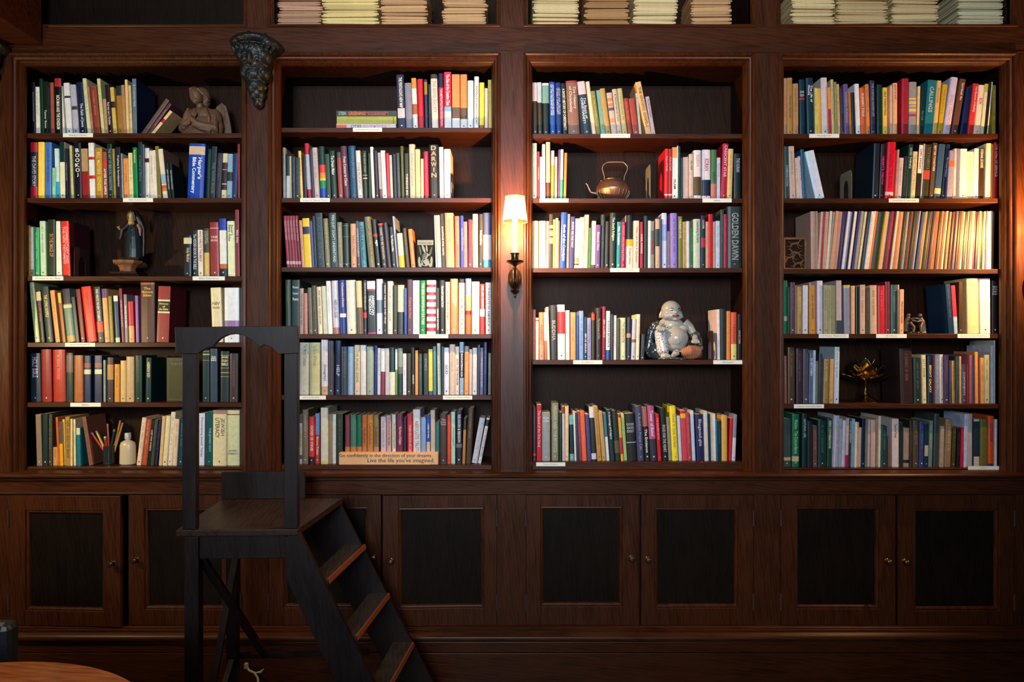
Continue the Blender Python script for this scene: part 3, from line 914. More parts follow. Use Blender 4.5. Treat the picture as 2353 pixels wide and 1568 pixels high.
2118,2262,140,0,322,=THE ART|OF THE|LIVING|IN LOVE~.1:.28,eee
@4 5 1790 775
120,167,390,-8,854
185,332,215,0,432
360,492,240,0,323
500,618,250,4,445
622,700,330,16,568,IN BETWEEN~.08:.48,dde
703,752,275,12,abc
757,805,500,10,776
820,897,350,15,234
920,1022,455,22,a85
1045,1122,455,22,c95
1145,1247,205,22,bcd
@4 5 2045 775
235,492,235,-30,322
505,665,430,-20,233
675,767,370,-18,dc9,KITT KANE~.05:.5,886
785,893,390,0,134,BRIGHT GALAXY~.2:.78,ec8
896,945,380,-5,724
950,1032,360,-5,789
1040,1130,360,-10,dcc
1135,1225,370,0,435
1235,1290,490,0,446
1300,1370,490,-20,b95
1376,1440,400,-5,344
1445,1487,400,-4,b97
1495,1592,565,-3,445,CONTINENTS~.2:.8,aaa
1596,1650,570,0,733
1655,1702,370,0,957
1706,1775,365,-4,446
1780,1840,310,-12,d95
1845,1882,430,0,833
1887,1962,430,-8,c96
1970,2068,370,-4,bb8
2100,2155,180,0,ccd
2165,2190,70,0,bcc
@4 6 1790 930
90,242,300,0,344,,,.8:.87:b96
272,422,200,4,164,Walden  The Concordance~.1:.75,9b9,.8:.9:ba8
480,582,190,4,133,NATURAL LIFE~.1:.45,9bb
595,702,350,0,222
710,792,445,0,644
812,992,330,0,133
1000,1097,290,12,243,ESSEX CONVERSATIONS~.05:.62,cdb
1105,1130,220,35,bbc
1135,1162,240,35,ccd
1168,1226,230,30,aab
1233,1290,290,28,99a
1298,1362,330,35,ccd
1372,1432,290,30,baa,,,.75:1:b14
1440,1490,300,25,433,FICTION AND EXPERIENCE~.05:.5,ddd
1497,1562,300,22,8ab
1568,1608,365,20,ddd
1610,1652,370,15,c95
1656,1707,480,10,cba
1712,1780,290,25,124
1785,1832,300,15,775
1838,1884,315,15,bab
1905,2007,320,10,ca9
2010,2055,300,8,a86
2060,2107,240,15,ccb
2120,2252,450,5,244
2265,2312,660,0,754
@4 6 2045 930
45,182,300,0,dcc,Theodore Parker~.1:.4,a54
190,272,370,0,233
280,402,490,8,a87,,,.82:.9:222
410,476,340,4,332
480,597,335,5,543
605,710,350,14,347
714,790,400,18,134,,,.5:.75:ba9
797,872,340,28,787
900,1000,190,32,344
1040,1115,450,20,a98
1132,1270,305,38,975
1285,1352,480,30,442
1385,1462,490,22,222
1470,1525,480,22,b24
1538,1598,200,14,bce
1605,1725,195,0,baa
1745,1862,305,0,234,,,0:.05:cba/.78:1:cba
1880,2035,305,5,663
2042,2165,240,5,d52,IDIOT'S GUIDE~.15:.5,236,.93:1:247
2178,2228,310,10,dde
'''
MAGS = '''670,770,b98 770,805,a87 805,855,dba 855,905,933 905,965,b98 970,1020,ccb 1020,1060,a98 1060,1125,c97 1125,1192,b87
1198,1245,236 1247,1293,224 1296,1345,dde 1347,1378,89b 1380,1422,123 1425,1477,edd 1480,1510,222 1512,1560,348 1562,1612,a98 1630,1672,dda 1680,1720,123
1722,1767,567 1770,1822,ddd 1825,1860,ddb 1862,1902,d74 1910,1975,455 1977,2052,132 2060,2102,ea4 2105,2147,fcb 2150,2182,333 2185,2215,724 2217,2262,a24 2270,2302,333 2304,2350,ccb
2352,2405,a75 2407,2455,c97 2462,2523,222 2533,2583,888 2588,2613,232 2618,2668,744 2673,2717,132 2719,2768,444 2773,2798,9ac 2803,2828,124 2833,2908,457 2913,2948,e95
2958,3023,232 3025,3080,545 3082,3138,434 3143,3218,d64 3223,3258,131 3268,3313,c76 3318,3353,842 3363,3408,eca 3413,3438,221 3443,3503,c96 3508,3548,523 3553,3583,c76 3588,3638,556
3653,3698,432 3703,3748,d54 3750,3783,cba 3788,3848,133 3853,3883,dba 3888,3938,743 3943,4008,dba 4010,4048,c23 4063,4118,223 4123,4158,ec9 4160,4193,342 4198,4226,222 4228,4273,ec9 4283,4318,558 4323,4368,fff 4370,4418,fdb 4423,4458,853'''
# ---------------------------------------------------------------- room shell
m = MB(); m.box(-3.6, 3.6, -6.2, 0.5, -0.05, 0); struct(m.build('floor', WF))
m = MB(); m.box(-3.6, 3.6, 0.36, 0.46, 0, 3.6); struct(m.build('wall_back', WB))
m = MB(); m.box(-3.6, 3.6, -6.2, 0.5, 3.6, 3.7); struct(m.build('ceiling', simple('ceiling_plaster', (0.25, 0.2, 0.15), 0.9)))
ORD = ['zeroth','first','second','third','fourth','fifth','sixth','seventh','eighth','ninth','tenth','eleventh','twelfth','thirteenth','fourteenth','fifteenth','sixteenth','seventeenth','eighteenth','nineteenth','twentieth']
def ordw(n):
    if n <= 20: return ORD[n]
    t = {2:'twenty',3:'thirty',4:'forty',5:'fifty',6:'sixty',7:'seventy',8:'eighty'}; tt = {2:'twentieth',3:'thirtieth',4:'fortieth',5:'fiftieth',6:'sixtieth',7:'seventieth',8:'eightieth'}
    return tt[n//10] if n % 10 == 0 else t[n//10] + '-' + ORD[n % 10]
CASE_W = {1: 'leftmost bookcase', 2: 'second bookcase from the left', 3: 'third bookcase from the left', 4: 'rightmost bookcase'}
# outer frame x at Y=0 (world), opening is 0.04 in on each side
FR = {1: (X(22), X(568)), 2: (X(617), X(1150)), 3: (X(1203), X(1735)), 4: (X(1788), X(2335))}
SHELF = {1: [306, 455, 635, 787.5, 925.5], 2: [293.5, 455, 614.5, 768, 909], 3: [307.5, 456, 616, 827.7], 4: [307.5, 456, 618.6, 767.5, 929.0]}
BASE = {1: ZC - 0.5594, 2: ZC - 0.5515, 3: ZC - 0.5378, 4: ZC - 0.566}
YS = 0.05           # shelf front edge
YB = 0.078           # book fronts
YBK = 0.282         # back panel
def shelf_z(c, k):   # k = 1.. ; last = base
    return Z(SHELF[c][k-1], YS) if k <= len(SHELF[c]) else BASE[c]
SILL = ZC - 0.572
ZTOP = Z(122)
PROF = [(0.0, 0.0), (0.0, -0.008), (0.003, -0.013), (0.008, -0.014), (0.012, -0.010), (0.0135, -0.003), (0.0145, 0.002), (0.018, 0.001), (0.022, 0.003), (0.025, 0.009),
        (0.0262, 0.016), (0.0275, 0.020), (0.030, 0.0195), (0.033, 0.022), (0.0345, 0.028), (0.038, 0.032), (0.040, 0.038), (0.040, 0.0495), (0.014, 0.0498)]
def molding(mb, x0, x1, zt, zb, prof=PROF, bottom=False):
    rings = []
    for u, y in prof:
        if bottom: rings.append([(x0+u, y, zb+u), (x0+u, y, zt-u), (x1-u, y, zt-u), (x1-u, y, zb+u)])
        else: rings.append([(x0+u, y, zb), (x0+u, y, zt-u), (x1-u, y, zt-u), (x1-u, y, zb)])
    vs = [p for r in rings for p in r]; fs = []
    for i in range(len(rings)-1):
        segs = [(0,1),(1,2),(2,3)] + ([(3,0)] if bottom else [])
        for a, b in segs: fs.append((i*4+a, (i+1)*4+a, (i+1)*4+b, i*4+b))
    mb.add(vs, fs)
for c in (1, 2, 3, 4):
    xa, xb = FR[c]; ia, ib = xa + 0.040, xb - 0.040; zt = ZTOP - 0.040; zb = SILL
    names = {1: 'dark oak bookcase furthest left, with the angel bust on its top shelf', 2: 'dark oak bookcase left of the lit wall lamp, with the wooden motto block',
             3: 'dark oak bookcase right of the lit wall lamp, holding the laughing porcelain figure', 4: 'dark oak bookcase furthest right, holding the brass lotus dish'}
    t = thing('bookcase', (0.5*(xa+xb), 0.15, SILL), names[c], 'bookcase')
    mb = MB(); molding(mb, xa, xb, ZTOP, zb); mb.build('frame_molding', WH if False else WV, t, smooth=True)
    mb = MB(); mb.box(ia - 0.036, ib + 0.036, YBK, YBK + 0.015, zb - 0.02, zt + 0.02); mb.build('back_panel', WB, t)
    mb = MB(); mb.box(ia - 0.036, ia - 0.024, 0.051, YBK, zb, zt); mb.build('side_panel', WB, t)
    mb = MB(); mb.box(ib + 0.024, ib + 0.036, 0.051, YBK, zb, zt); mb.build('side_panel', WB, t)
    mb = MB(); mb.box(ia - 0.0235, ib + 0.0235, 0.051, YBK, zt, zt + 0.02); mb.build('top_panel', WB, t)
    for k in range(1, len(SHELF[c]) + 1):
        z = shelf_z(c, k); mb = MB(); mb.box(ia + 0.002, ib - 0.002, YS, 0.0525, z - 0.0205, z); mb.box(ia - 0.0232, ib + 0.0232, 0.0525, YBK - 0.001, z - 0.0205, z); mb.build('shelf', WH, t, bevel=0.0012)
        for sx in (ia + 0.004, ib - 0.004):
            pass
    mb = MB(); mb.box(ia + 0.001, ib - 0.001, YS, 0.0525, zb + 0.001, BASE[c]); mb.box(ia - 0.0232, ib + 0.0232, 0.0525, YBK - 0.001, zb + 0.001, BASE[c]); mb.build('base_board', WH, t, bevel=0.0015)
# stiles between the cases and rails above
edges = [(-3.2, FR[1][0]), (FR[1][1], FR[2][0]), (FR[2][1], FR[3][0]), (FR[3][1], FR[4][0]), (FR[4][1], 3.2)]
for i, (a, b) in enumerate(edges):
    mb = MB(); mb.box(a, b, 0.0, 0.34, SILL + 0.0005, ZTOP); struct(mb.build('trim_%d' % (i + 1), WV))
ZR = Z(63)
mb = MB(); mb.box(-3.2, 3.2, -0.001, 0.34, ZTOP + 0.0005, ZR); struct(mb.build('trim_6', WH))
# narrow astragal at the bottom of the rail
mb = MB()
mb.tube([(-3.2, -0.002, ZTOP + 0.004), (3.2, -0.002, ZTOP + 0.004)], 0.0022, 8); struct(mb.build('trim_7', WH, smooth=True))
# upper cabinets
UP = {1: (-2.6, X(567)), 2: (X(616), X(1150)), 3: (X(1203), X(1738)), 4: (X(1787), X(2339))}
PROF2 = [(0.0, 0.0), (0.0, -0.004), (0.003, -0.007), (0.007, -0.006), (0.009, 0.0), (0.012, 0.004), (0.015, 0.004), (0.018, 0.012), (0.020, 0.020), (0.020, 0.04)]
ZU = ZR + 0.001
for c in (1, 2, 3, 4):
    xa, xb = UP[c]; u = 0.020
    lab = {1: 'empty dark open cupboard above the leftmost bookcase', 2: 'open cupboard above the second bookcase, holding four magazine stacks',
           3: 'open cupboard above the third bookcase, holding four even magazine stacks', 4: 'open cupboard above the rightmost bookcase, with a slumped magazine stack'}
    t = thing('upper_cupboard', (0.5*(xa+xb), 0.15, ZU), lab[c], 'cupboard')
    mb = MB(); molding(mb, xa, xb, 3.5, ZU, PROF2, bottom=True); mb.build('frame_molding', WH, t, smooth=True)
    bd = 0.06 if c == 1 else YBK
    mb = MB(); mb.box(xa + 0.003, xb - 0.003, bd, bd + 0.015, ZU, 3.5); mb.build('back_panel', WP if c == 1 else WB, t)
    mb = MB(); mb.box(xa + u, xb - u, 0.022, bd, ZU + 0.0005, ZU + u + 0.001); mb.build('cupboard_floor', WB, t)
    mb = MB(); mb.box(xa + 0.001, xa + u, 0.022, bd, ZU + 0.0005, 3.5); mb.build('side_panel', WB, t)
    mb = MB(); mb.box(xb - u, xb - 0.001, 0.022, bd, ZU + 0.0005, 3.5); mb.build('side_panel', WB, t)
ue = [(-3.2, UP[1][0]), (UP[1][1], UP[2][0]), (UP[2][1], UP[3][0]), (UP[3][1], UP[4][0]), (UP[4][1], 3.2)]
for i, (a, b) in enumerate(ue):
    mb = MB(); mb.box(a, b, 0.0, 0.34, ZR + 0.0005, 3.55); struct(mb.build('trim_%d' % (8 + i), WV))
# ceiling beam running towards the camera above the left bracket
mb = MB(); mb.box(-3.0, X(100), -5.0, -0.012, Z(104), 3.6); struct(mb.build('trim_13', WH, bevel=0.004))
# ledge under the bookcases
mb = MB()
prof = [(0.34, SILL), (-0.030, SILL), (-0.037, SILL - 0.003), (-0.041, SILL - 0.009), (-0.040, SILL - 0.016), (-0.034, SILL - 0.021), (-0.026, SILL - 0.022),
        (-0.022, SILL - 0.024), (-0.024, SILL - 0.029), (-0.021, SILL - 0.034), (-0.014, SILL - 0.036), (0.34, SILL - 0.036)]
vs = [(x, y, z) for x in (-3.2, 3.2) for y, z in prof]; n = len(prof)
mb.add(vs, [tuple(range(n)), tuple(range(2*n-1, n-1, -1))] + [(i, i+n, (i+1) % n + n, (i+1) % n) for i in range(n)])
o = mb.build('ledge', WH, smooth=True, loc=(0, 0, SILL)); tag(o, 'long dark oak ledge with rounded nosing running under all four bookcases', 'ledge')
ZD1 = Z(1137); ZD0 = Z(1436)
mb = MB(); mb.box(-3.2, 3.2, -0.008, 0.34, ZD1 + 0.012, SILL - 0.0365); struct(mb.build('trim_14', WH))
mb = MB(); mb.tube([(-3.2, -0.010, ZD1 + 0.008), (3.2, -0.010, ZD1 + 0.008)], 0.0045, 10); mb.box(-3.2, 3.2, -0.006, 0.3, ZD1 + 0.0008, ZD1 + 0.0115); struct(mb.build('trim_15', WH, smooth=True))
# base molding and baseboard
mb = MB()
zb0 = ZD0 - 0.002
prof = [(0.3, zb0), (-0.018, zb0), (-0.022, zb0-0.003), (-0.022, zb0-0.008), (-0.030, zb0-0.011), (-0.030, zb0-0.020), (-0.036, zb0-0.024), (-0.046, zb0-0.030), (-0.050, zb0-0.038), (-0.048, zb0-0.047), (-0.040, zb0-0.053), (-0.030, zb0-0.055), (-0.028, zb0-0.062), (0.3, zb0-0.062)]
vs = [(x, y, z) for x in (-3.2, 3.2) for y, z in prof]; n = len(prof)
mb.add(vs, [tuple(range(n)), tuple(range(2*n-1, n-1, -1))] + [(i, i+n, (i+1) % n + n, (i+1) % n) for i in range(n)])
struct(mb.build('trim_16', WH, smooth=True))
zb1 = zb0 - 0.0625
mb = MB(); mb.box(-3.2, 3.2, -0.028, 0.34, zb1 - 0.045, zb1); mb.box(-3.2, 3.2, -0.031, 0.34, 0.002, zb1 - 0.047)
mb.box(-3.2, 3.2, -0.046, -0.030, 0.002, 0.050); struct(mb.build('baseboard_back', WH, bevel=0.002))
# doors
def door(parent, pa, pb, hinge, ang, knobpx, panel):
    """pa..pb outer px; hinge 'l'/'r'; ang opening degrees; panel = px x0,x1,y0,y1"""
    xa, xb = X(pa) + 0.0015, X(pb) - 0.0015; z0, z1 = ZD0 + 0.001, ZD1 - 0.0015; th = 0.022; yo = -0.006
    hx = xa if hinge == 'l' else xb
    px0, px1, pz1, pz0 = X(panel[0]), X(panel[1]), Z(panel[2]), Z(panel[3])
    d = bpy.data.objects.new('door', None)
    fr = MB()
    def q(*a): fr.box(*a)
    q(xa, px0 - 0.016, yo, yo + th, z0, z1); q(px1 + 0.016, xb, yo, yo + th, z0, z1)
    q(px0 - 0.016, px1 + 0.016, yo, yo + th, pz1 + 0.016, z1); q(px0 - 0.016, px1 + 0.016, yo, yo + th, z0, pz0 - 0.016)
    # bevelled lip stepping in to the panel
    steps = [(-0.016, yo + 0.0005), (-0.014, yo + 0.006), (-0.009, yo + 0.0045), (-0.004, yo + 0.007), (-0.001, yo + 0.013), (0, yo + 0.016)]
    rings = [[(px0+u, y, pz0+u), (px0+u, y, pz1-u), (px1-u, y, pz1-u), (px1-u, y, pz0+u)] for u, y in steps]
    vs = [p for r in rings for p in r]; fs = []
    for i in range(len(rings)-1):
        for a, b in ((0,1),(1,2),(2,3),(3,0)): fs.append((i*4+a, (i+1)*4+a, (i+1)*4+b, i*4+b))
    fr.add(vs, fs)
    R = Matrix.Translation((hx, yo + th/2, 0)) @ Matrix.Rotation(math.radians(-ang if hinge == 'l' else ang), 4, 'Z') @ Matrix.Translation((-hx, -(yo + th/2), 0))
    def tr(mbx): mbx.v = [tuple(R @ Vector(v)) for v in mbx.v]; return mbx
    do = tr(fr).build('door', WV, parent, bevel=0.0008)
    pn = MB(); pn.box(px0 - 0.004, px1 + 0.004, yo + 0.0155, yo + 0.020, pz0 - 0.004, pz1 + 0.004); 
    pb_ = tr(pn).build('door_panel', WP); pb_.parent = do
    pb_.data.transform(Matrix.Translation(-parent_base(parent)))
    kx, kz = X(knobpx[0], -0.02), Z(knobpx[1], -0.02)
    kn = MB()
    prof = [(0.0001, 0.033), (0.008, 0.032), (0.0125, 0.027), (0.013, 0.022), (0.010, 0.017), (0.006, 0.013), (0.0055, 0.006), (0.010, 0.002), (0.011, 0.0)]
    nn = 20; vs = []
    for r, y in prof:
        for k in range(nn): a = 2*PI*k/nn; vs.append((kx + r*math.cos(a), yo - y, kz + r*math.sin(a)))
    fs = [(i*nn+k, i*nn+(k+1) % nn, (i+1)*nn+(k+1) % nn, (i+1)*nn+k) for i in range(len(prof)-1) for k in range(nn)]
    kn.add(vs, fs); kk = tr(kn).build('knob', KNOB, None, smooth=True); kk.parent = do
    kk.data.transform(Matrix.Translation(-parent_base(parent)))
    for hz in (z1 - 0.10, z0 + 0.10):
        hb = MB(); hxx = hx + (-0.0015 if hinge == 'l' else 0.0015); hb.tube([(hxx, yo - 0.002, hz - 0.035), (hxx, yo - 0.002, hz + 0.035)], 0.004, 10)
        h = hb.build('hinge', DKST, None, smooth=True); h.parent = do; h.data.transform(Matrix.Translation(-parent_base(parent)))
    return do
CUP = [('far left, its left door standing slightly open', 22, 553, [(22, 286, 'l', 2.6, (262, 1292), (70, 240, 1180, 1394)), (298, 553, 'r', 0.5, (310, 1287), (342, 508, 1176, 1392))]),
       ('behind the step chair, its right door hanging ajar', 618, 1142, [(618, 877, 'l', 0.3, (858, 1282), (660, 838, 1173, 1388)), (881, 1142, 'r', 2.0, (898, 1288), (925, 1104, 1174, 1388))]),
       ('right of the centre under the third bookcase', 1208, 1730, [(1208, 1468, 'l', 0.2, (1451, 1284), (1250, 1422, 1172, 1385)), (1472, 1730, 'r', 0.2, (1489, 1287), (1512, 1688, 1175, 1389))]),
       ('far right under the rightmost bookcase', 1793, 2328, [(1793, 2056, 'l', 0.2, (2042, 1291), (1835, 2012, 1173, 1391)), (2060, 2328, 'r', 0.2, (2082, 1292), (2106, 2286, 1177, 1395))])]
prev = -3.2
k = 17
for nm, pa, pb, ds in CUP:
    t = thing('base_cupboard', (X(0.5*(pa+pb)), 0.1, ZD0), 'dark oak two-door cupboard ' + nm, 'cupboard')
    mb = MB(); xa, xb = X(pa), X(pb)
    mb.box(xa, xb, 0.31, 0.33, ZD0, ZD1); mb.box(xa, xa + 0.018, 0.024, 0.31, ZD0, ZD1 - 0.001); mb.box(xb - 0.018, xb, 0.024, 0.31, ZD0, ZD1 - 0.001); mb.box(xa, xb, 0.024, 0.31, ZD0, ZD0 + 0.018)
    mb.box(X(0.5*(ds[0][1] + ds[1][0])) - 0.009, X(0.5*(ds[0][1] + ds[1][0])) + 0.009, 0.024, 0.31, ZD0 + 0.018, ZD1 - 0.001)
    mb.build('carcass', WB, t)
    for dd in ds: door(t, *dd)
    mb = MB(); mb.box(prev, xa - 0.0005, -0.004, 0.34, ZD0, ZD1); struct(mb.build('trim_%d' % k, WV)); k += 1
    prev = xb + 0.0005
mb = MB(); mb.box(prev, 3.2, -0.004, 0.34, ZD0, ZD1); struct(mb.build('trim_%d' % k, WV))
# ---------------------------------------------------------------- books
K = 1 / 9.05
def prof_front(W, c): return [(0, c), (W*0.06, c*0.55), (W*0.22, c*0.12), (W*0.5, 0), (W*0.78, c*0.12), (W*0.94, c*0.55), (W, c)]
def book_geo(W, H, D, col, hard, bands, title, tcol, seed, marks=True, side=None):
    """returns (cover MB, pages MB) in local coordinates, origin at front bottom left"""
    rnd = random.Random(seed)
    c = min(0.0045, 0.16*W) if hard else min(0.0008, 0.05*W)
    P = prof_front(W, c); mb = MB(); pg = MB()
    def yf(x):
        x = min(max(x, 0), W)
        for (xa, ya), (xb, yb) in zip(P, P[1:]):
            if x <= xb: return ya + (yb-ya)*(x-xa)/(xb-xa + 1e-9)
        return c
    zc = sorted(set([0.0, H] + [H*(1-f) for b in bands for f in b[:2]]))
    zc = [z for z in zc if 0 <= z <= H]
    def bc(z):
        r = col
        for b in bands:
            if b[0] <= 1 - z/H <= b[1]: r = b[2]
        return r
    for za, zb in zip(zc, zc[1:]):
        cc = bc((za+zb)/2)
        for (xa, ya), (xb, yb) in zip(P, P[1:]): mb.add([(xa,ya,za),(xb,yb,za),(xb,yb,zb),(xa,ya,zb)], [(0,1,2,3)], 0, cc)
    t = min(0.0022 if hard else 0.0006, W*0.2); ci = c + t
    outer = [(0, D)] + P + [(W, D)]; inner = [(W-t, D), (W-t, ci), (t, ci), (t, D)]
    mb.add([(0,c,0),(0,D,0),(0,D,H),(0,c,H)], [(0,3,2,1)], 0, side or col); mb.add([(W,c,0),(W,D,0),(W,D,H),(W,c,H)], [(0,1,2,3)], 0, side or col)
    ring = outer + inner; n = len(ring)
    mb.add([(x,y,H) for x,y in ring], [tuple(range(n))[::-1]], 0, bc(H*0.999)); mb.add([(x,y,0) for x,y in ring], [tuple(range(n))], 0, bc(0.0001))
    mb.add([(t,ci,0),(t,D,0),(t,D,H),(t,ci,H)], [(0,1,2,3)], 0, col); mb.add([(W-t,ci,0),(W-t,D,0),(W-t,D,H),(W-t,ci,H)], [(0,3,2,1)], 0, col)
    top = H - (0.0035 if hard else 0.0004)
    pg.box(t*1.02, W-t*1.02, ci, D - (0.003 if hard else 0.0004), 0.003 if hard else 0.0003, top)
    yt = lambda x: yf(x) - 0.00035
    if title:
        s, _, rng = title.partition('~'); f0, f1 = (float(v) for v in rng.split(':')) if rng else (0.08, 0.84)
        tc = tcol or hex3('ccc')
        if s[0] == '^':
            s = s[1:]; n = len(s); hh = H*(f1-f0)/n
            for i, ch in enumerate(s):
                zt = H*(1-f0) - i*hh; put_text(mb, ch, (W*0.2, W*0.8, zt - hh*0.8, zt), yt, tc, False, 0.02, keep=True)
        elif s[0] == '=':
            ls = s[1:].split('|'); hh = H*(f1-f0)/len(ls)
            for i, l in enumerate(ls):
                zt = H*(1-f0) - i*hh; put_text(mb, l, (W*0.12, W*0.88, zt - hh*0.75, zt), yt, tc, False, 0.03)
        else:
            ls = s.split('|'); m0 = 0.22 if len(ls) == 1 else 0.14; ww = (1 - 2*m0)*W/len(ls)
            for i, l in enumerate(ls):
                xr = W*(1-m0) - i*ww; put_text(mb, l, (xr - ww*0.86, xr, H*(1-f1), H*(1-f0)), yt, tc, True, 0.02, align='l' if len(ls) > 1 else 'c')
    elif marks and W > 0.008 and not bands and rnd.random() < 0.55:
        lum = sum(col)/3; tc = tuple(v*0.66 for v in col) if lum > 0.25 else tuple(min(1, v*1.7+0.03) for v in col)
        z = H*0.9; end = H*rnd.uniform(0.3, 0.5); xw = W*rnd.uniform(0.22, 0.3); xm = W*0.5
        while z > end:
            l = rnd.uniform(0.002, 0.006); xw = W*rnd.uniform(0.2, 0.3)
            y = yt(xm); mb.add([(xm-xw/2,y,z-l),(xm+xw/2,y,z-l),(xm+xw/2,y,z),(xm-xw/2,y,z)], [(0,1,2,3)], 0, tc); z -= l + 0.0012 + (0.006 if rnd.random() < 0.15 else 0)
    if marks and W > 0.014 and rnd.random() < 0.6 and not (title and '~' in title and float(title.split(':')[-1]) > 0.88):
        tc = tcol if tcol else ((0.6, 0.6, 0.55) if sum(col) < 0.6 else (0.08, 0.07, 0.06)); r = min(W*0.16, 0.0035); xm = W*0.5; z = H*0.06 + r
        nn = rnd.choice([4, 10]); ph = PI/4 if nn == 4 else 0
        mb.add([(xm + r*math.cos(ph + 2*PI*k/nn), yt(xm), z + r*math.sin(ph + 2*PI*k/nn)) for k in range(nn)], [tuple(range(nn))], 0, tc)
    return mb, pg
BOOKS = []; cur = None
for ln in ROWS.strip().split('\n'):
    ln = ln.strip()
    if not ln: continue
    if ln[0] == '@':
        a = ln[1:].split(); cur = (int(a[0]), int(a[1]), float(a[2]), float(a[3])); continue
    f = ln.split(','); x0, x1, top, lean = (float(v) for v in f[:4])
    title = f[5] if len(f) > 5 and f[5] else None; tc = f[6] if len(f) > 6 and f[6] else None
    bands = [(float(b.split(':')[0]), float(b.split(':')[1]), hex3(b.split(':')[2])) for b in f[7].split('/')] if len(f) > 7 and f[7] else []
    c, k, ox, oy = cur
    BOOKS.append(dict(c=c, k=k, x0=ox+x0*K, x1=ox+x1*K, top=oy+top*K, lean=lean*K, col=f[4], title=title, tc=hex3(tc) if tc else None, bands=bands, side=hex3(f[8]) if len(f) > 8 else None))
for i, b in enumerate(BOOKS):
    rnd = random.Random(1000 + i); b['seed'] = i
    b['Y'] = YB + rnd.uniform(-0.003, 0.010)
    zs = shelf_z(b['c'], b['k']); b['z'] = zs
    sc = S * (1 + b['Y']/D0)
    h = Z(b['top'], b['Y']) - zs; ln_ = b['lean']*sc; a = math.atan2(ln_, h)
    W = (b['x1'] - b['x0'])*sc*math.cos(a) - 0.0003; b['W'] = max(W, 0.0015)
    b['H'] = (h - b['W']*abs(math.sin(a)))/math.cos(a); b['a'] = a
    b['D'] = min(0.165, max(0.10, b['H']*rnd.uniform(0.62, 0.72))); b['hard'] = (b['W'] > 0.019 and rnd.random() < 0.8) or (b['W'] > 0.013 and rnd.random() < 0.35)
    b['area'] = b['W']*b['H']
    if b['c'] == 1 and b['k'] == 5 and abs(b['x0'] - 308) < 6: pass
ri = sorted(range(len(BOOKS)), key=lambda i: -BOOKS[i]['area'])
NIND = 300
indiv = set(ri[:NIND])
rowidx = {}
for i in sorted(range(len(BOOKS)), key=lambda i: BOOKS[i]['x0']):
    b = BOOKS[i]; kk = (b['c'], b['k']); rowidx[kk] = rowidx.get(kk, 0) + 1; b['n'] = rowidx[kk]
NAMEBAN = ['BILL', 'DARWIN', 'GOULD', 'Harper', 'SUSAN', 'TOLLE', 'SAGAN', 'KEEN', 'FREUD', 'KOHLBERG', 'Baker', 'COOPER', 'KANE', 'Feiler', 'Parker', 'Tanner', 'Connor', 'NIV', 'NILSSON', 'LINCOLN', 'IDIOT', 'Mormon']
def colname(h):
    r, g, bb = (int(x, 16) for x in h)
    mx, mn = max(r, g, bb), min(r, g, bb); d = mx - mn
    if d <= 1:
        return 'black' if mx <= 3 else 'dark grey' if mx <= 6 else 'grey' if mx <= 10 else 'white'
    if mx <= 3 and d <= 2: 
        return 'near-black'
    if mx == r:
        if g - bb >= 3 and r - g <= 2: return 'yellow' if mx >= 12 and bb <= 8 else ('cream' if mx >= 11 else 'olive')
        if d <= 4 and mx >= 11: return 'cream' if g >= r - 2 else 'pink'
        if d <= 3 : return 'brown' if mx <= 8 else 'beige'
        if g >= bb + 3: return 'orange' if mx >= 13 else 'tan' if mx >= 10 else 'brown'
        if bb >= g + 1 and mx <= 12: return 'crimson' if mx > 8 else 'maroon'
        return 'red' if mx > 9 else 'maroon' if mx < 8 else 'brick red'
    if mx == g: return ('pale green' if mx > 9 else 'green') if g - bb > 1 or g - r > 2 else ('teal' if mx < 9 else 'pale green')
    if r > g + 1: return 'purple' if mx < 11 else 'lilac'
    return 'pale blue' if mx >= 11 and d < 6 else 'navy' if mx <= 5 else 'blue'
usedlab = set()
shelfw = {1: 'top shelf', 2: 'second shelf', 3: 'third shelf', 4: 'fourth shelf', 5: 'fifth shelf', 6: 'bottom shelf'}
CW = {1: 'leftmost bookcase', 2: 'second bookcase', 3: 'third bookcase', 4: 'rightmost bookcase'}
def shn(c, k): return 'bottom shelf' if k == len(SHELF[c]) + 1 else shelfw[k]
rest_c = MB()
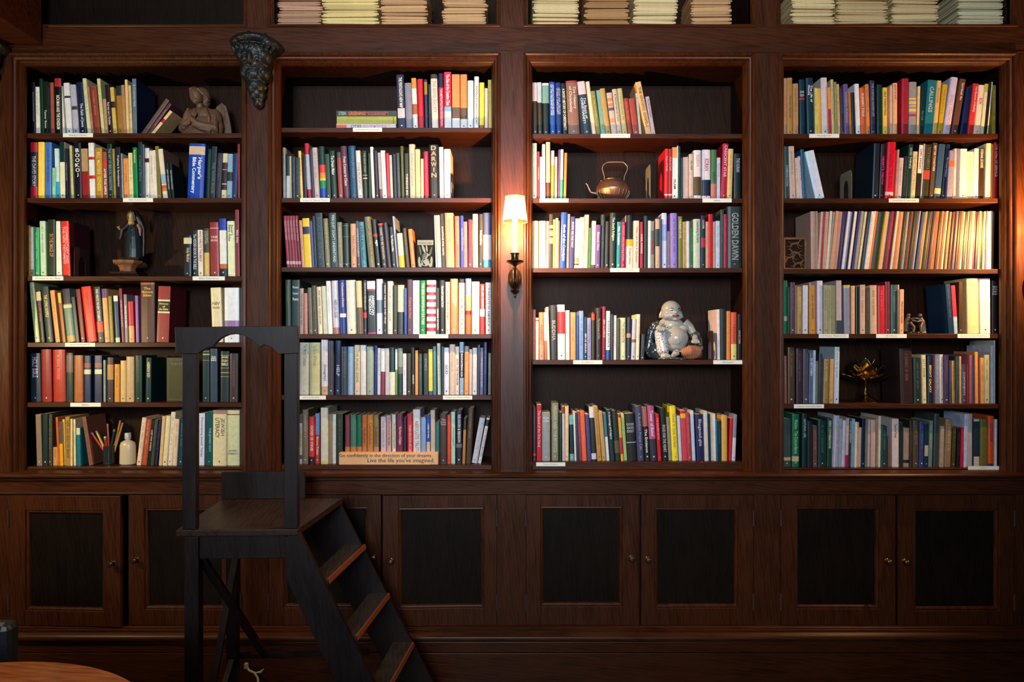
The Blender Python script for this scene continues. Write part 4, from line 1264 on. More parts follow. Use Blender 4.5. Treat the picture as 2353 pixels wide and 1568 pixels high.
for i, b in enumerate(BOOKS):
    cov, pg = book_geo(b['W'], b['H'], b['D'], hex3(b['col']), b['hard'], b['bands'], b['title'], b['tc'], b['seed'], True, b['side'])
    right = b['a'] > 0
    px = X(b['x1'], b['Y']) if right else X(b['x0'], b['Y'])
    off = -b['W'] if right else 0.0
    for g in (cov, pg): g.v = [(x + off, y, z) for x, y, z in g.v]
    loc = Vector((px, b['Y'], b['z'] + 0.0004))
    if i in indiv:
        o = bpy.data.objects.new('book', cov.mesh('book', COVER)); C.objects.link(o); o.location = loc; o.rotation_euler = (0, b['a'], 0)
        p = bpy.data.objects.new('pages', pg.mesh('pages', GREYP)); C.objects.link(p); p.parent = o
        p['label'] = 'cream paper page block'
        size = ('thick ' if b['W'] > 0.036 else 'slim ' if b['W'] < 0.02 else '') + ('tall ' if b['H'] > 0.235 else 'short ' if b['H'] < 0.17 else '')
        cn = colname(b['col']); lean = 'leaning ' if abs(b['a']) > 0.16 else ''
        t = b['title']
        if t and not any(w2 in t for w2 in NAMEBAN):
            s = t.split('~')[0].lstrip('^=').replace('|', ' ').replace('  ', ' '); ws = s.split()[:4]
            lab = '%s%s book lettered %s, %s, %s' % (size, cn, ' '.join(ws), shn(b['c'], b['k']), CW[b['c']])
        else:
            lab = '%s%s%s book, %s from left on the %s, %s' % (size, lean, cn, ordw(b['n']), shn(b['c'], b['k']), CW[b['c']])
        if lab in usedlab: lab = '%s%s%s book, %s from left on the %s, %s' % (size, lean, cn, ordw(b['n']), shn(b['c'], b['k']), CW[b['c']])
        usedlab.add(lab)
        tag(o, lab, 'book', 'books on the %s of the %s' % (shn(b['c'], b['k']), CW[b['c']]))
    else:
        M = Matrix.Translation(loc) @ Matrix.Rotation(b['a'], 4, 'Y')
        for g, mi in ((cov, 0), (pg, 1)):
            rest_c.add([tuple(M @ Vector(v)) for v in g.v], [], 0); base = len(rest_c.v) - len(g.v)
            for f_, c_ in zip(g.f, g.c): rest_c.f.append(tuple(q + base for q in f_)); rest_c.m.append(mi); rest_c.c.append(c_)
o = rest_c.build('books', [COVER, GREYP])
tag(o, 'the many slimmer books packed between the larger ones on all four bookcases', 'books', None, 'stuff')
# flat stack on the top shelf of the second case
def flatbook(px0, px1, py0, py1, col, txt, label, hardc=False):
    y = YB - 0.004; xa, xb = X(px0, y), X(px1, y); za, zb = Z(py1, y), Z(py0, y)
    mb = MB(); t = 0.0018
    mb.box(xa, xb, y, y + 0.16, za, za + t, 0, hex3(col)); mb.box(xa, xb, y, y + 0.16, zb - t, zb, 0, hex3(col)); mb.box(xa, xb, y, y + t, za + t, zb - t, 0, hex3(col))
    for s, f0, f1, tc in txt:
        if s == '#': mb.box(xa + (xb-xa)*f0, xa + (xb-xa)*f1, y - 0.0003, y, za + 0.001, zb - 0.004, 0, hex3(tc))
        else: put_text(mb, s, (xa + (xb-xa)*f0, xa + (xb-xa)*f1, za + (zb-za)*0.22, za + (zb-za)*0.82), y - 0.0005, hex3(tc), False, 0.015)
    o = mb.build('book', COVER, loc=((xa+xb)/2, y, za)); pg = MB(); pg.box(xa + 0.001, xb - 0.001, y + t, y + 0.157, za + t, zb - t)
    p = pg.build('pages', GREYP); p.parent = o; p.data.transform(Matrix.Translation(-o.location)); p['label'] = 'cream paper page block'
    tag(o, label, 'book', 'books lying flat on the top shelf of the second bookcase')
z1 = shelf_z(2, 1)
b0 = 784 - (z1 + 0.0006 - ZC)/(S*(1 + (YB-0.004)/D0))
flatbook(773, 910, b0 - 12.2, b0, 'dcc', [('#', 0.0, 0.17, 'e64'), ('CITIES', 0.24, 0.42, '444'), ('BACK FROM THE EDGE', 0.45, 0.84, 'c89')], 'white book lying flat lettered CITIES, bottom of the stack of three')
flatbook(774, 911, b0 - 29.2, b0 - 12.4, 'aa4', [('#', 0.945, 0.955, '332')], 'plain lime green book lying flat in the middle of the stack of three')
flatbook(773, 911, b0 - 42.4, b0 - 29.4, '344', [('STEIN', 0.04, 0.16, 'abb'), ('GREENING', 0.20, 0.48, 'e73'), ('MODERNISM', 0.485, 0.86, 'b54')], 'dark book lying flat lettered GREENING MODERNISM, on top of the stack')
# thin magazines standing on the third shelf of the rightmost case
ctrl = [(670,-12),(770,0),(805,70),(905,70),(1060,125),(1295,145),(1630,160),(2060,160),(2330,150),(2458,125),(2773,155),(3143,135),(3363,125),(3703,95),(3943,85),(4010,65),(4228,40),(4323,30),(4458,20)]
def interp(x):
    for (a, b1), (c1, d) in zip(ctrl, ctrl[1:]):
        if x <= c1: return b1 + (d-b1)*(x-a)/(c1-a)
    return 20
lst = [e.split(',') for e in MAGS.split()]
for i, (a, b1, col) in enumerate(lst):
    a, b1 = float(a), float(b1); ln_ = interp(a)
    y = YB + random.Random(i).uniform(-0.002, 0.003); sc = S*(1 + y/D0); zs = shelf_z(4, 3)
    h = Z(475 + random.Random(i+50).uniform(92, 108)*K, y) - zs; an = math.atan2(ln_*K*sc, h); W = max((b1-a)*K*sc*math.cos(an) - 0.0003, 0.002)
    H = (h - W*abs(math.sin(an)))/math.cos(an)
    bands = []
    cov, pg = book_geo(W, H, 0.165, hex3(col), False, bands, None, None, i, marks=(i % 3 == 0))
    off = -W if an > 0 else 0
    for g in (cov, pg): g.v = [(x + off, yy, z) for x, yy, z in g.v]
    o = bpy.data.objects.new('magazine', cov.mesh('magazine', COVER)); C.objects.link(o); o.rotation_euler = (0, an, 0)
    o.location = (X(1790 + (b1 if an > 0 else a)*K, y), y, zs + 0.0004)
    p = bpy.data.objects.new('pages', pg.mesh('pages', GREYP)); C.objects.link(p); p.parent = o
    tag(o, 'thin %s journal, %s from left in the row of journals' % (colname(col), ordw(i + 1)), 'magazine', 'journals standing on the third shelf of the rightmost bookcase')
# magazine stacks in the upper cupboards
STK = {2: [(640,741,'a87','leftmost'), (742,872,'cb8','second'), (876,983,'b97','third'), (1018,1118,'b97','rightmost')],
       3: [(1225,1330,'cb9','leftmost'), (1344,1446,'975','second'), (1456,1557,'cb9','third'), (1590,1683,'b97','rightmost')],
       4: [(1818,1917,'cb9','leftmost'), (1922,2040,'ba8','second'), (2050,2157,'cb9','third'), (2200,2305,'ccb','rightmost')]}
for c, ss in STK.items():
    zf = ZU + 0.021
    for si, (p0, p1, col, pos) in enumerate(ss):
        z = zf + 0.0005; n = 0; rnd = random.Random(c*10 + si)
        while z < 3.09:
            n += 1; th = rnd.uniform(0.006, 0.0135) if not (c == 3 and si == 1) else rnd.uniform(0.008, 0.02); y0 = 0.055 + rnd.uniform(-0.008, 0.010)
            dx = rnd.uniform(-0.006, 0.006); x0, x1 = X(p0, y0) + dx, X(p1, y0) + dx - rnd.uniform(0, 0.005)
            if c == 4 and si == 3: x0 += 0.0; 
            nx = 10; vs = []; sag = rnd.uniform(-0.0022, 0.0014) * 0.6; cl = hex3(col); j = rnd.uniform(0.72, 1.18); cl = tuple(min(0.85, v*j*g_) for v, g_ in zip(cl, (1.35, 1.2, 0.95)))
            zc_ = z
            mb = MB(); w2 = 0.19
            for q in range(nx + 1):
                u = q/nx; xx = x0 + (x1-x0)*u; dz = 0.0 
                rr = th*0.5
                edge = 1.0 if 0 < q < nx else 0.55
                mid = zc_ + th/2
                ov = 0.0016*math.sin(u*PI*1.0 + n) * 0
                vs += [(xx, y0 + 0.001, mid - th/2*edge), (xx, y0, mid), (xx, y0 + 0.001, mid + th/2*edge), (xx, y0 + w2, mid + th/2*edge), (xx, y0 + w2, mid - th/2*edge)]
            fs = []
            for q in range(nx):
                for r_ in range(5): fs.append((q*5 + r_, (q+1)*5 + r_, (q+1)*5 + (r_+1) % 5, q*5 + (r_+1) % 5))
            fs += [(4,3,2,1,0), tuple(nx*5 + r_ for r_ in range(5))]
            mb.add(vs, fs, 0, cl)
            # fine page / spine line
            mb.box(x0 + 0.004, x1 - 0.004, y0 - 0.0002, y0 + 0.0005, zc_ + th*0.46, zc_ + th*0.54, 0, tuple(v*0.8 for v in cl))
            o = mb.build('magazine', PAPER, loc=((x0+x1)/2, y0 + 0.09, z)); o.rotation_euler = (0, 0, rnd.uniform(-0.035, 0.035))
            tag(o, 'yellowed magazine, %s from bottom of the %s stack above the %s' % (ordw(n), pos, CW[c]), 'magazine', 'magazines stacked above the %s' % CW[c])
            z += th + 0.0003
# shelf tags
TAGS = {(1,1):[(145,214,'Inward Christ')], (1,2):[(283,352,'Bible Commentary')], (1,3):[(75,146,'Women in the Bible'),(443,517,'Bible Reference')], (1,4):[(150,219,'Jesus Commentaries')], (1,5):[(162,232,'Bibles')],
        (2,1):[(811,878,'Sustainability & Environment')], (2,2):[(690,758,'Science & Natural World')], (2,4):[(963,1030,'Religion in America')], (2,5):[(681,749,'Ethics & Morality'),(1018,1085,'Religion as a Phenomenon')],
        (3,1):[(1380,1448,'Christian History')], (3,2):[(1240,1306,'Work & Sabbath'),(1614,1681,'Islam')], (3,3):[(1402,1469,'Personal Faith')], (3,4):[(1317,1384,'Buddhism'),(1639,1706,'Hinduism')], (3,5):[(1232,1299,'Eastern Religions')],
        (4,1):[(1859,1928,'Meaningful Life')], (4,2):[(2042,2111,'Community & Philosophy')], (4,4):[(1881,1950,'UU History - Regional UUs'),(2013,2083,'UU History'),(2200,2274,'General UU & Commentary')], (4,5):[(1824,1893,'Unitarian Universalist Belief')], (4,6):[(2224,2295,'Judaism')]}
for (c, k), ts in TAGS.items():
    z = shelf_z(c, k)
    for p0, p1, s in ts:
        xa, xb = X(p0, YS), X(p1, YS); y1_ = YS - 0.0004; za, zb = z - 0.0185, z - 0.0008
        if k == len(SHELF[c]) + 1: za, zb = z - 0.018, z - 0.001
        if (c, k) == (4, 6): za, zb = SILL + 0.0005, SILL + 0.0165
        mb = MB(); mb.box(xa, xb, y1_ - 0.0012, y1_, za, zb, 0, hex3('eed')); put_text(mb, s, (xa + (xb-xa)*0.08, xb - (xb-xa)*0.08, za + 0.005, zb - 0.005), y1_ - 0.0016, hex3('778'), False, 0.0)
        o = mb.build('shelf_tag', TAGM, loc=((xa+xb)/2, y1_, za))
        tag(o, 'white shelf tag printed %s, %s, %s' % (s.replace(' & ', ' and ').replace(' - ', ' '), shn(c, k), CW[c]), 'shelf tag', 'white shelf tags')
# ---------------------------------------------------------------- wall lamps
m, nt, p = newmat('lamp_shade_fabric')
out = nt.nodes['Material Output']
tr = N(nt, 'ShaderNodeBsdfTransparent'); tr.inputs['Color'].default_value = (1.0, 0.78, 0.48, 1)
tl = N(nt, 'ShaderNodeBsdfTranslucent'); tl.inputs['Color'].default_value = (0.30, 0.22, 0.08, 1)
em = N(nt, 'ShaderNodeEmission'); em.inputs['Color'].default_value = (1.0, 0.60, 0.15, 1); em.inputs['Strength'].default_value = 0.55
wv = N(nt, 'ShaderNodeTexNoise'); wv.inputs['Scale'].default_value = 400
m1 = N(nt, 'ShaderNodeMixShader'); m1.inputs['Fac'].default_value = 0.28; a1 = N(nt, 'ShaderNodeAddShader')
nt.links.new(tr.outputs[0], m1.inputs[1]); nt.links.new(tl.outputs[0], m1.inputs[2]); nt.links.new(m1.outputs[0], a1.inputs[0]); nt.links.new(em.outputs[0], a1.inputs[1])
nt.links.new(a1.outputs[0], out.inputs['Surface'])
SHADE = m
m, nt, p = newmat('candle_sleeve'); p.inputs['Base Color'].default_value = (0.8, 0.66, 0.45, 1); p.inputs['Roughness'].default_value = 0.5
p.inputs['Emission Color'].default_value = (1.0, 0.70, 0.36, 1); p.inputs['Emission Strength'].default_value = 0.9; CANDLE = m
m, nt, p = newmat('bulb_glass'); nt.nodes.remove(p); a_ = N(nt, 'ShaderNodeAddShader'); t_ = N(nt, 'ShaderNodeBsdfTransparent'); e_ = N(nt, 'ShaderNodeEmission')
e_.inputs['Color'].default_value = (1.0, 0.78, 0.50, 1); e_.inputs['Strength'].default_value = 9.0
nt.links.new(t_.outputs[0], a_.inputs[0]); nt.links.new(e_.outputs[0], a_.inputs[1]); nt.links.new(a_.outputs[0], nt.nodes['Material Output'].inputs['Surface']); BULB = m
SHTRIM = simple('shade_trim', (0.35, 0.10, 0.03), 0.6)
def sconce(cx, label):
    cy = -0.20
    t = thing('wall_lamp', (cx, 0, Z(683, -0.03)), label, 'wall lamp', 'candle wall lamps on the oak stiles')
    zs = lambda py: Z(py, cy)
    mb = MB()
    mb.lathe([(0.0001, 0), (0.004, 0.001), (0.006, 0.008), (0.004, 0.014), (0.009, 0.019), (0.016, 0.024), (0.019, 0.030), (0.012, 0.036), (0.018, 0.044), (0.026, 0.058), (0.0295, 0.078), (0.0285, 0.098), (0.022, 0.113), (0.012, 0.122), (0.008, 0.128), (0.0001, 0.130)], cx, -0.030, 32, sy=0.85)
    mb.v = [(x, y, z + Z(683, -0.03)) for x, y, z in mb.v]
    mb.build('lamp_body', BRONZE, t, smooth=True)
    mb = MB(); zb = Z(640, -0.03)
    mb.tube([(cx, -0.045, zb), (cx, -0.085, zb - 0.018), (cx, -0.150, zb - 0.020), (cx, -0.192, zb - 0.004), (cx, cy, zs(615)), (cx, cy, zs(604))], [0.0065, 0.006, 0.0055, 0.005, 0.005, 0.007], 12)
    mb.build('lamp_arm', BRONZE, t, smooth=True)
    mb = MB(); z0 = zs(612)
    mb.lathe([(0.006, z0), (0.012, z0 + 0.005), (0.022, z0 + 0.010), (0.034, z0 + 0.016), (0.0365, z0 + 0.020), (0.0355, z0 + 0.022), (0.030, z0 + 0.019), (0.014, z0 + 0.018), (0.0135, z0 + 0.020), (0.017, z0 + 0.024), (0.0165, z0 + 0.028), (0.0150, z0 + 0.032), (0.0165, z0 + 0.048), (0.0195, z0 + 0.050), (0.0195, z0 + 0.053), (0.0001, z0 + 0.053)], cx, cy, 36)
    mb.build('drip_pan', BRONZE, t, smooth=True)
    mb = MB(); mb.lathe([(0.0128, zs(585)), (0.0128, zs(520)), (0.008, zs(518)), (0.0001, zs(518))], cx, cy, 24); mb.build('candle_sleeve', CANDLE, t, smooth=True)
    mb = MB(); zz = zs(518); mb.lathe([(0.006, zz), (0.008, zz + 0.006), (0.0115, zz + 0.018), (0.010, zz + 0.030), (0.005, zz + 0.044), (0.0001, zz + 0.050)], cx, cy, 20); mb.build('bulb', BULB, t, smooth=True)
    mb = MB(); zt, zb_ = zs(452), zs(510)
    mb.lathe([(0.0505, zb_), (0.039, zt)], cx, cy, 48); mb.f = [f for f in mb.f if len(f) == 4]; mb.m = mb.m[:len(mb.f)]; mb.c = mb.c[:len(mb.f)]
    sh = mb.build('lamp_shade', SHADE, t, smooth=True)
    for r, z in ((0.051, zb_), (0.0395, zt)):
        mb = MB(); pts = [(cx + r*math.cos(a*PI/24), cy + r*math.sin(a*PI/24), z) for a in range(49)]; mb.tube(pts, 0.0014, 6)
        q = mb.build('shade_trim', SHTRIM, None, smooth=True); q.parent = sh; q.data.transform(Matrix.Translation(-t.location))
    l = bpy.data.lights.new('bulb_light', 'POINT'); l.energy = LAMP_W; l.color = LAMP_COL; l.shadow_soft_size = 0.011
    lo = bpy.data.objects.new('bulb_light', l); C.objects.link(lo); lo.parent = t; lo.location = Vector((cx, cy, zs(500))) - t.location
    # the bulb glass must not swallow its own filament light
    lo.location.y -= 0.0
    lo.location.z += 0.0
    return t
sconce(0.012, 'lit candle-style wall lamp with yellow shade on the stile between second and third bookcases')
sconce(2.262, 'wall lamp half cut off at the right edge beside the rightmost bookcase')
# ---------------------------------------------------------------- carved brackets
def bracket(cx, label):
    ztop = Z(82, -0.06); s = S
    mb = MB()
    def E(px, py, y, rx, ry, rz): mb.ell((cx + px*s, y, ztop - py*s), (rx*s, ry, rz*s), 18, 12)
    E(0, 14, -0.05, 52, 0.085, 15); E(-30, 16, -0.04, 26, 0.07, 14); E(34, 22, -0.04, 26, 0.07, 16)
    E(2, 42, -0.05, 42, 0.070, 32); E(-22, 44, -0.06, 18, 0.05, 20); E(26, 48, -0.06, 18, 0.05, 22)
    E(0, 66, -0.045, 34, 0.060, 26); E(-20, 80, -0.04, 14, 0.045, 18); E(22, 84, -0.04, 14, 0.045, 18)
    E(0, 88, -0.042, 24, 0.052, 20); E(0, 108, -0.036, 22, 0.044, 22); E(2, 126, -0.030, 18, 0.036, 16); E(3, 144, -0.024, 11, 0.028, 14)
    E(0, 58, -0.105, 8, 0.022, 16); E(-13, 50, -0.100, 9, 0.016, 5); E(14, 50, -0.100, 9, 0.016, 5); E(0, 84, -0.080, 14, 0.018, 5)
    E(-14, 60, -0.095, 9, 0.016, 8); E(14, 60, -0.095, 9, 0.016, 8)
    rnd = random.Random(int(cx*100) + 5)
    for i in range(70):
        a = rnd.uniform(-1, 1); py = rnd.uniform(4, 140); w_ = 46*(1 - py/170)**0.8
        px = a*w_; y = -0.02 - 0.085*math.sqrt(max(0, 1 - a*a))*(1 - py/190)
        E(px, py, y, rnd.uniform(3, 7), 0.014, rnd.uniform(3, 9))
    for i in range(9):
        a = -1 + i/4; mb.tube([(cx + a*40*s, -0.06 - 0.04*(1-a*a), ztop - 24*s), (cx + a*46*s + 4*s, -0.09 - 0.03*(1-a*a), ztop - 34*s), (cx + a*38*s, -0.08 - 0.03*(1-a*a), ztop - 46*s)], [0.006, 0.009, 0.004], 8)
    o = remeshed(mb, 'carved_bracket', BLACKC, 0.003, None, 2, (0.003, 0.010))
    o.data.transform(Matrix.Translation((-cx, 0.012, -(ztop - 0.3)))); o.location = (cx, -0.012, ztop - 0.3)
    tag(o, label, 'bracket', 'black carved brackets on the stiles')
bracket(X(584, -0.06), 'black carved mask bracket between the first and second bookcases')
bracket(-2.29, 'black carved bracket cut off at the left edge under the beam')
# ---------------------------------------------------------------- angel bust
def pxm(cx, base, f, Y): 
    sc = S*(1 + Y/D0)/f
    return lambda x, z: ((x - cx)*sc, (base - z)*sc)
def bust():
    Y = 0.16; zs = shelf_z(1, 1); q = pxm(430, 815, 5.975, Y); x0 = X(400 + 430/5.975, Y); sc = S*(1 + Y/D0)/5.975
    t = thing('angel_bust', (x0, Y, zs + 0.0005), 'brown terracotta bust of a praying angel on the leftmost top shelf', 'figurine')
    def ctx(mb):
        def E(x, z, y, rx, ry, rz, rot=None):
            a, b = q(x, z); mb.ell((x0 + a, Y + y, zs + b), (rx*sc, ry*sc, rz*sc), 20, 12, rot=rot)
        def T(pts, rs):
            mb.tube([(x0 + q(x, z)[0], Y + y, zs + q(x, z)[1]) for x, z, y in pts], [r*sc for r in rs], 14)
        return E, T
    mb = MB(); E, T = ctx(mb)
    E(390, 640, 0, 250, 140, 200); E(230, 560, -0.01, 90, 90, 170); E(560, 560, -0.005, 110, 90, 170); E(400, 480, 0, 190, 110, 120); E(400, 730, 0, 270, 150, 95)
    T([(215, 520, -0.01), (170, 680, -0.03), (290, 590, -0.058)], [70, 66, 34]); T([(560, 500, -0.01), (600, 690, -0.03), (390, 640, -0.055), (325, 570, -0.062)], [78, 76, 50, 32])
    T([(590, 500, 0), (625, 640, -0.005), (610, 790, -0.01)], [60, 62, 55]); T([(200, 500, 0), (165, 640, -0.01), (190, 790, -0.01)], [50, 55, 55]); T([(330, 640, -0.05), (440, 700, -0.055), (560, 720, -0.04)], [30, 34, 40]); T([(240, 400, -0.03), (200, 520, -0.035), (190, 700, -0.04)], [16, 22, 20]); T([(470, 400, -0.03), (540, 540, -0.045), (530, 780, -0.04)], [16, 22, 24])
    T([(330, 420, -0.045), (370, 500, -0.05), (350, 560, -0.055)], [14, 18, 12])
    b = remeshed(mb, 'robed_torso', TERRA, 0.0022, t, 3, (0.0012, 0.01))
    b.data.transform(Matrix.Identity(4)); cut_below(b, t, 0)
    mb = MB(); E, T = ctx(mb); R = Matrix.Rotation(math.radians(-12), 3, 'Y')
    E(335, 225, -0.020, 88, 92, 118, R); E(345, 300, -0.026, 56, 60, 44, R); T([(365, 320, -0.01), (372, 420, -0.005)], [40, 48])
    E(328, 250, -0.048, 11, 18, 34, R); E(300, 205, -0.043, 34, 16, 10); E(360, 210, -0.043, 30, 16, 10); E(345, 290, -0.046, 22, 12, 8)
    remeshed(mb, 'head', TERRA, 0.0016, t, 2)
    mb = MB(); E, T = ctx(mb)
    E(365, 190, 0.008, 118, 96, 108, R); E(430, 250, 0.010, 60, 76, 110); T([(300, 130, -0.028), (380, 150, -0.038), (440, 210, -0.030), (490, 260, -0.015)], [14, 18, 18, 10]); E(460, 270, -0.005, 34, 40, 40)
    T([(240, 190, -0.01), (250, 130, -0.02), (320, 108, -0.02)], [14, 20, 18])
    remeshed(mb, 'hair', TERRA, 0.0018, t, 2, (0.0014, 0.006))
    mb = MB(); E, T = ctx(mb)
    for (bx, tx) in ((280, 305), (345, 312)):
        T([(bx, 640, -0.052), (0.5*(bx+tx), 580, -0.062), (tx, 520, -0.066)], [22, 19, 12])
        for f in range(4): T([(tx, 560 - f*3, -0.058 - f*0.003), (tx, 525 - (10, 18, 14, 4)[f], -0.058 - f*0.0032)], [7, 4.5])
        T([(tx + (-8 if bx < 300 else 8), 575, -0.066), (tx + (-6 if bx < 300 else 6), 545, -0.072)], [7, 5])
    remeshed(mb, 'praying_hands', TERRA, 0.0011, t, 1)
    for sx in (1,):
        mb = MB(); E, T = ctx(mb)
        if sx > 0: poly = [(520, 420), (560, 330), (630, 280), (690, 330), (725, 460), (755, 620), (775, 812), (560, 812), (520, 640)]
        else: poly = [(330, 420), (250, 330), (195, 310), (160, 360), (150, 480), (180, 600), (330, 640)]
        mb.prism([(x0 + q(a, b_)[0], zs + q(a, b_)[1]) for a, b_ in poly], Y + 0.020, Y + 0.034)
        for k in range(5):
            a = poly[2]; T([(a[0] + (k*12 if sx > 0 else -k*4) - 10, a[1] + 30 + k*20, 0.018), (a[0] + (70 - k*26 if sx > 0 else -10), 560 + k*30, 0.018)], [10, 7])
        mb.build('wing', TERRA, t, smooth=True)
def cut_below(o, t, z):
    for v in o.data.vertices:
        if v.co.z < z: v.co.z = z
bust()
# ---------------------------------------------------------------- nun statuette
DRESS = simple('painted_habit', (0.016, 0.026, 0.030), 0.3, nscale=30); VEIL = simple('painted_veil', (0.012, 0.010, 0.008), 0.4); GILT = simple('gilt_face', (0.55, 0.36, 0.10), 0.35, 0.1); ROSE = simple('rose_cloth', (0.30, 0.12, 0.08), 0.5)
def nun():
    Y = 0.17; zs = shelf_z(1, 3); f = 4.977; q = pxm(300, 815, f, Y); x0 = X(240 + 300/f, Y); sc = S*(1 + Y/D0)/f
    t = thing('nun_statuette', (x0, Y, zs + 0.0005), 'painted statuette of a woman in dark veil standing on a wooden plinth', 'figurine')
    def ctx(mb):
        def E(x, z, y, rx, ry, rz): a, b = q(x, z); mb.ell((x0 + a, Y + y, zs + b), (rx*sc, ry*sc, rz*sc), 20, 12)
        def T(pts, rs): mb.tube([(x0 + q(x, z)[0], Y + y, zs + q(x, z)[1]) for x, z, y in pts], [r*sc for r in rs], 14)
        return E, T
    def slab(xa, xb, za, zb, dy, name, mat, bev=0.002):
        mb = MB(); mb.box(x0 + q(xa, 0)[0], x0 + q(xb, 0)[0], Y - dy, Y + dy, zs + q(0, zb)[1], zs + q(0, za)[1]); mb.build(name, mat, t, bevel=bev)
    slab(100, 465, 778, 814, 0.058, 'base_slab', WB); slab(130, 435, 745, 778, 0.050, 'base_step', WB)
    mb = MB(); r = lambda a: a*sc
    mb.lathe([(r(90), zs + q(0, 745)[1]), (r(90), zs + q(0, 715)[1]), (r(96), zs + q(0, 690)[1]), (r(115), zs + q(0, 665)[1]), (r(140), zs + q(0, 655)[1]), (r(165), zs + q(0, 640)[1]), (r(170), zs + q(0, 610)[1]), (r(0.1), zs + q(0, 606)[1])], x0 - r(35), Y, 8, sy=0.75)
    mb.build('plinth', WSM, t)
    slab(210, 440, 580, 606, 0.036, 'figure_base', WB)
    mb = MB(); E, T = ctx(mb)
    T([(345, 585, 0), (345, 480, 0), (342, 340, -0.002), (335, 240, -0.002), (325, 200, 0)], [92, 88, 72, 56, 40])
    for k in range(9):
        a = -0.9 + k*0.225; T([(335 + a*55, 250, -0.028 + abs(a)*0.02), (345 + a*78, 420, -0.034 + abs(a)*0.026), (345 + a*90, 580, -0.036 + abs(a)*0.03)], [6, 8, 9])
    b = remeshed(mb, 'habit', DRESS, 0.0014, t, 1)
    mb = MB(); E, T = ctx(mb)
    T([(330, 60, 0.006), (370, 120, 0.008), (410, 180, 0.010), (435, 240, 0.010), (436, 400, 0.012), (430, 560, 0.012)], [34, 50, 34, 24, 22, 18]); T([(300, 100, 0.004), (278, 170, 0.006), (250, 220, 0.002), (215, 260, -0.008), (205, 340, -0.01), (195, 375, -0.012)], [22, 30, 36, 34, 20, 8])
    E(335, 90, 0.010, 54, 50, 64); T([(286, 150, -0.008), (282, 100, -0.014), (296, 62, -0.014), (322, 48, -0.014), (350, 62, -0.014), (362, 110, -0.012), (366, 160, -0.008)], [12, 13, 14, 14, 14, 14, 12])
    remeshed(mb, 'veil', VEIL, 0.0013, t, 2)
    mb = MB(); E, T = ctx(mb); E(318, 96, -0.008, 28, 34, 38); E(310, 100, -0.026, 5, 8, 12); T([(318, 120, -0.008), (328, 185, -0.014), (335, 205, -0.016)], [26, 34, 30]); remeshed(mb, 'face_and_bib', GILT, 0.0011, t, 1)
    mb = MB(); E, T = ctx(mb); T([(395, 200, -0.008), (425, 250, -0.012), (425, 330, -0.010)], [20, 20, 8]); remeshed(mb, 'sleeve_lining', ROSE, 0.0012, t, 1)
    mb = MB(); E, T = ctx(mb); T([(205, 262, -0.014), (188, 240, -0.02)], [11, 9])
    for k in range(4): T([(188 + k*3, 243 - k*3, -0.022 + k*0.002), (178 + k*4, 232 - k*5, -0.026 + k*0.003)], [4, 2.5])
    T([(195, 250, -0.022), (192, 236, -0.028)], [4, 3]); remeshed(mb, 'hand', GILT, 0.0008, t, 0)
nun()
# ---------------------------------------------------------------- laughing porcelain figure
PORC = simple('porcelain', (0.34, 0.345, 0.32), 0.12, nscale=12, namt=0.06); INK = simple('painted_black', (0.01, 0.01, 0.012), 0.3); LIPS = simple('painted_lips', (0.35, 0.06, 0.04), 0.3)
def voro(name, base, cols, scale):
    m, nt, p = newmat(name); tc = N(nt, 'ShaderNodeTexCoord'); v = N(nt, 'ShaderNodeTexVoronoi'); v.inputs['Scale'].default_value = scale
    r = N(nt, 'ShaderNodeValToRGB'); r.color_ramp.interpolation = 'CONSTANT'; L = nt.links.new
    el = r.color_ramp.elements; el[0].position = 0; el[0].color = (*base, 1); el[1].position = 0.55; el[1].color = (*cols[0], 1)
    for i, c in enumerate(cols[1:]): e = el.new(0.68 + 0.12*i); e.color = (*c, 1)
    sp = N(nt, 'ShaderNodeSeparateColor'); L(tc.outputs['Object'], v.inputs['Vector']); L(v.outputs['Color'], sp.inputs['Color']); L(sp.outputs['Red'], r.inputs['Fac'])
    cm = N(nt, 'ShaderNodeMath', operation='LESS_THAN'); cm.inputs[1].default_value = 0.42; L(v.outputs['Distance'], cm.inputs[0])
    mx = N(nt, 'ShaderNodeMix', data_type='RGBA'); mx.inputs['A'].default_value = (*base, 1); L(r.outputs['Color'], mx.inputs['B']); L(cm.outputs[0], mx.inputs['Factor'])
    L(mx.outputs['Result'], p.inputs['Base Color']); p.inputs['Roughness'].default_value = 0.15; return m
ROBE = voro('flowered_robe', (0.55, 0.56, 0.58), [(0.02, 0.04, 0.16), (0.03, 0.03, 0.05), (0.02, 0.05, 0.25), (0.30, 0.05, 0.02)], 190)
ROBED = voro('dark_robe', (0.05, 0.06, 0.06), [(0.5, 0.5, 0.48), (0.02, 0.02, 0.03), (0.15, 0.12, 0.08), (0.01, 0.02, 0.05)], 130)
m, nt, p = newmat('red_lattice_trousers'); tc = N(nt, 'ShaderNodeTexCoord'); bk = N(nt, 'ShaderNodeTexBrick'); mpg = N(nt, 'ShaderNodeMapping'); mpg.inputs['Rotation'].default_value = (PI/2, 0.35, 1.2); L = nt.links.new
bk.inputs['Scale'].default_value = 60; bk.inputs['Color1'].default_value = (0.30, 0.035, 0.02, 1); bk.inputs['Color2'].default_value = (0.24, 0.03, 0.02, 1); bk.inputs['Mortar'].default_value = (0.55, 0.38, 0.20, 1); bk.inputs['Mortar Size'].default_value = 0.035
L(tc.outputs['Object'], mpg.inputs['Vector']); L(mpg.outputs['Vector'], bk.inputs['Vector']); L(bk.outputs['Color'], p.inputs['Base Color']); p.inputs['Roughness'].default_value = 0.2; TROU = m
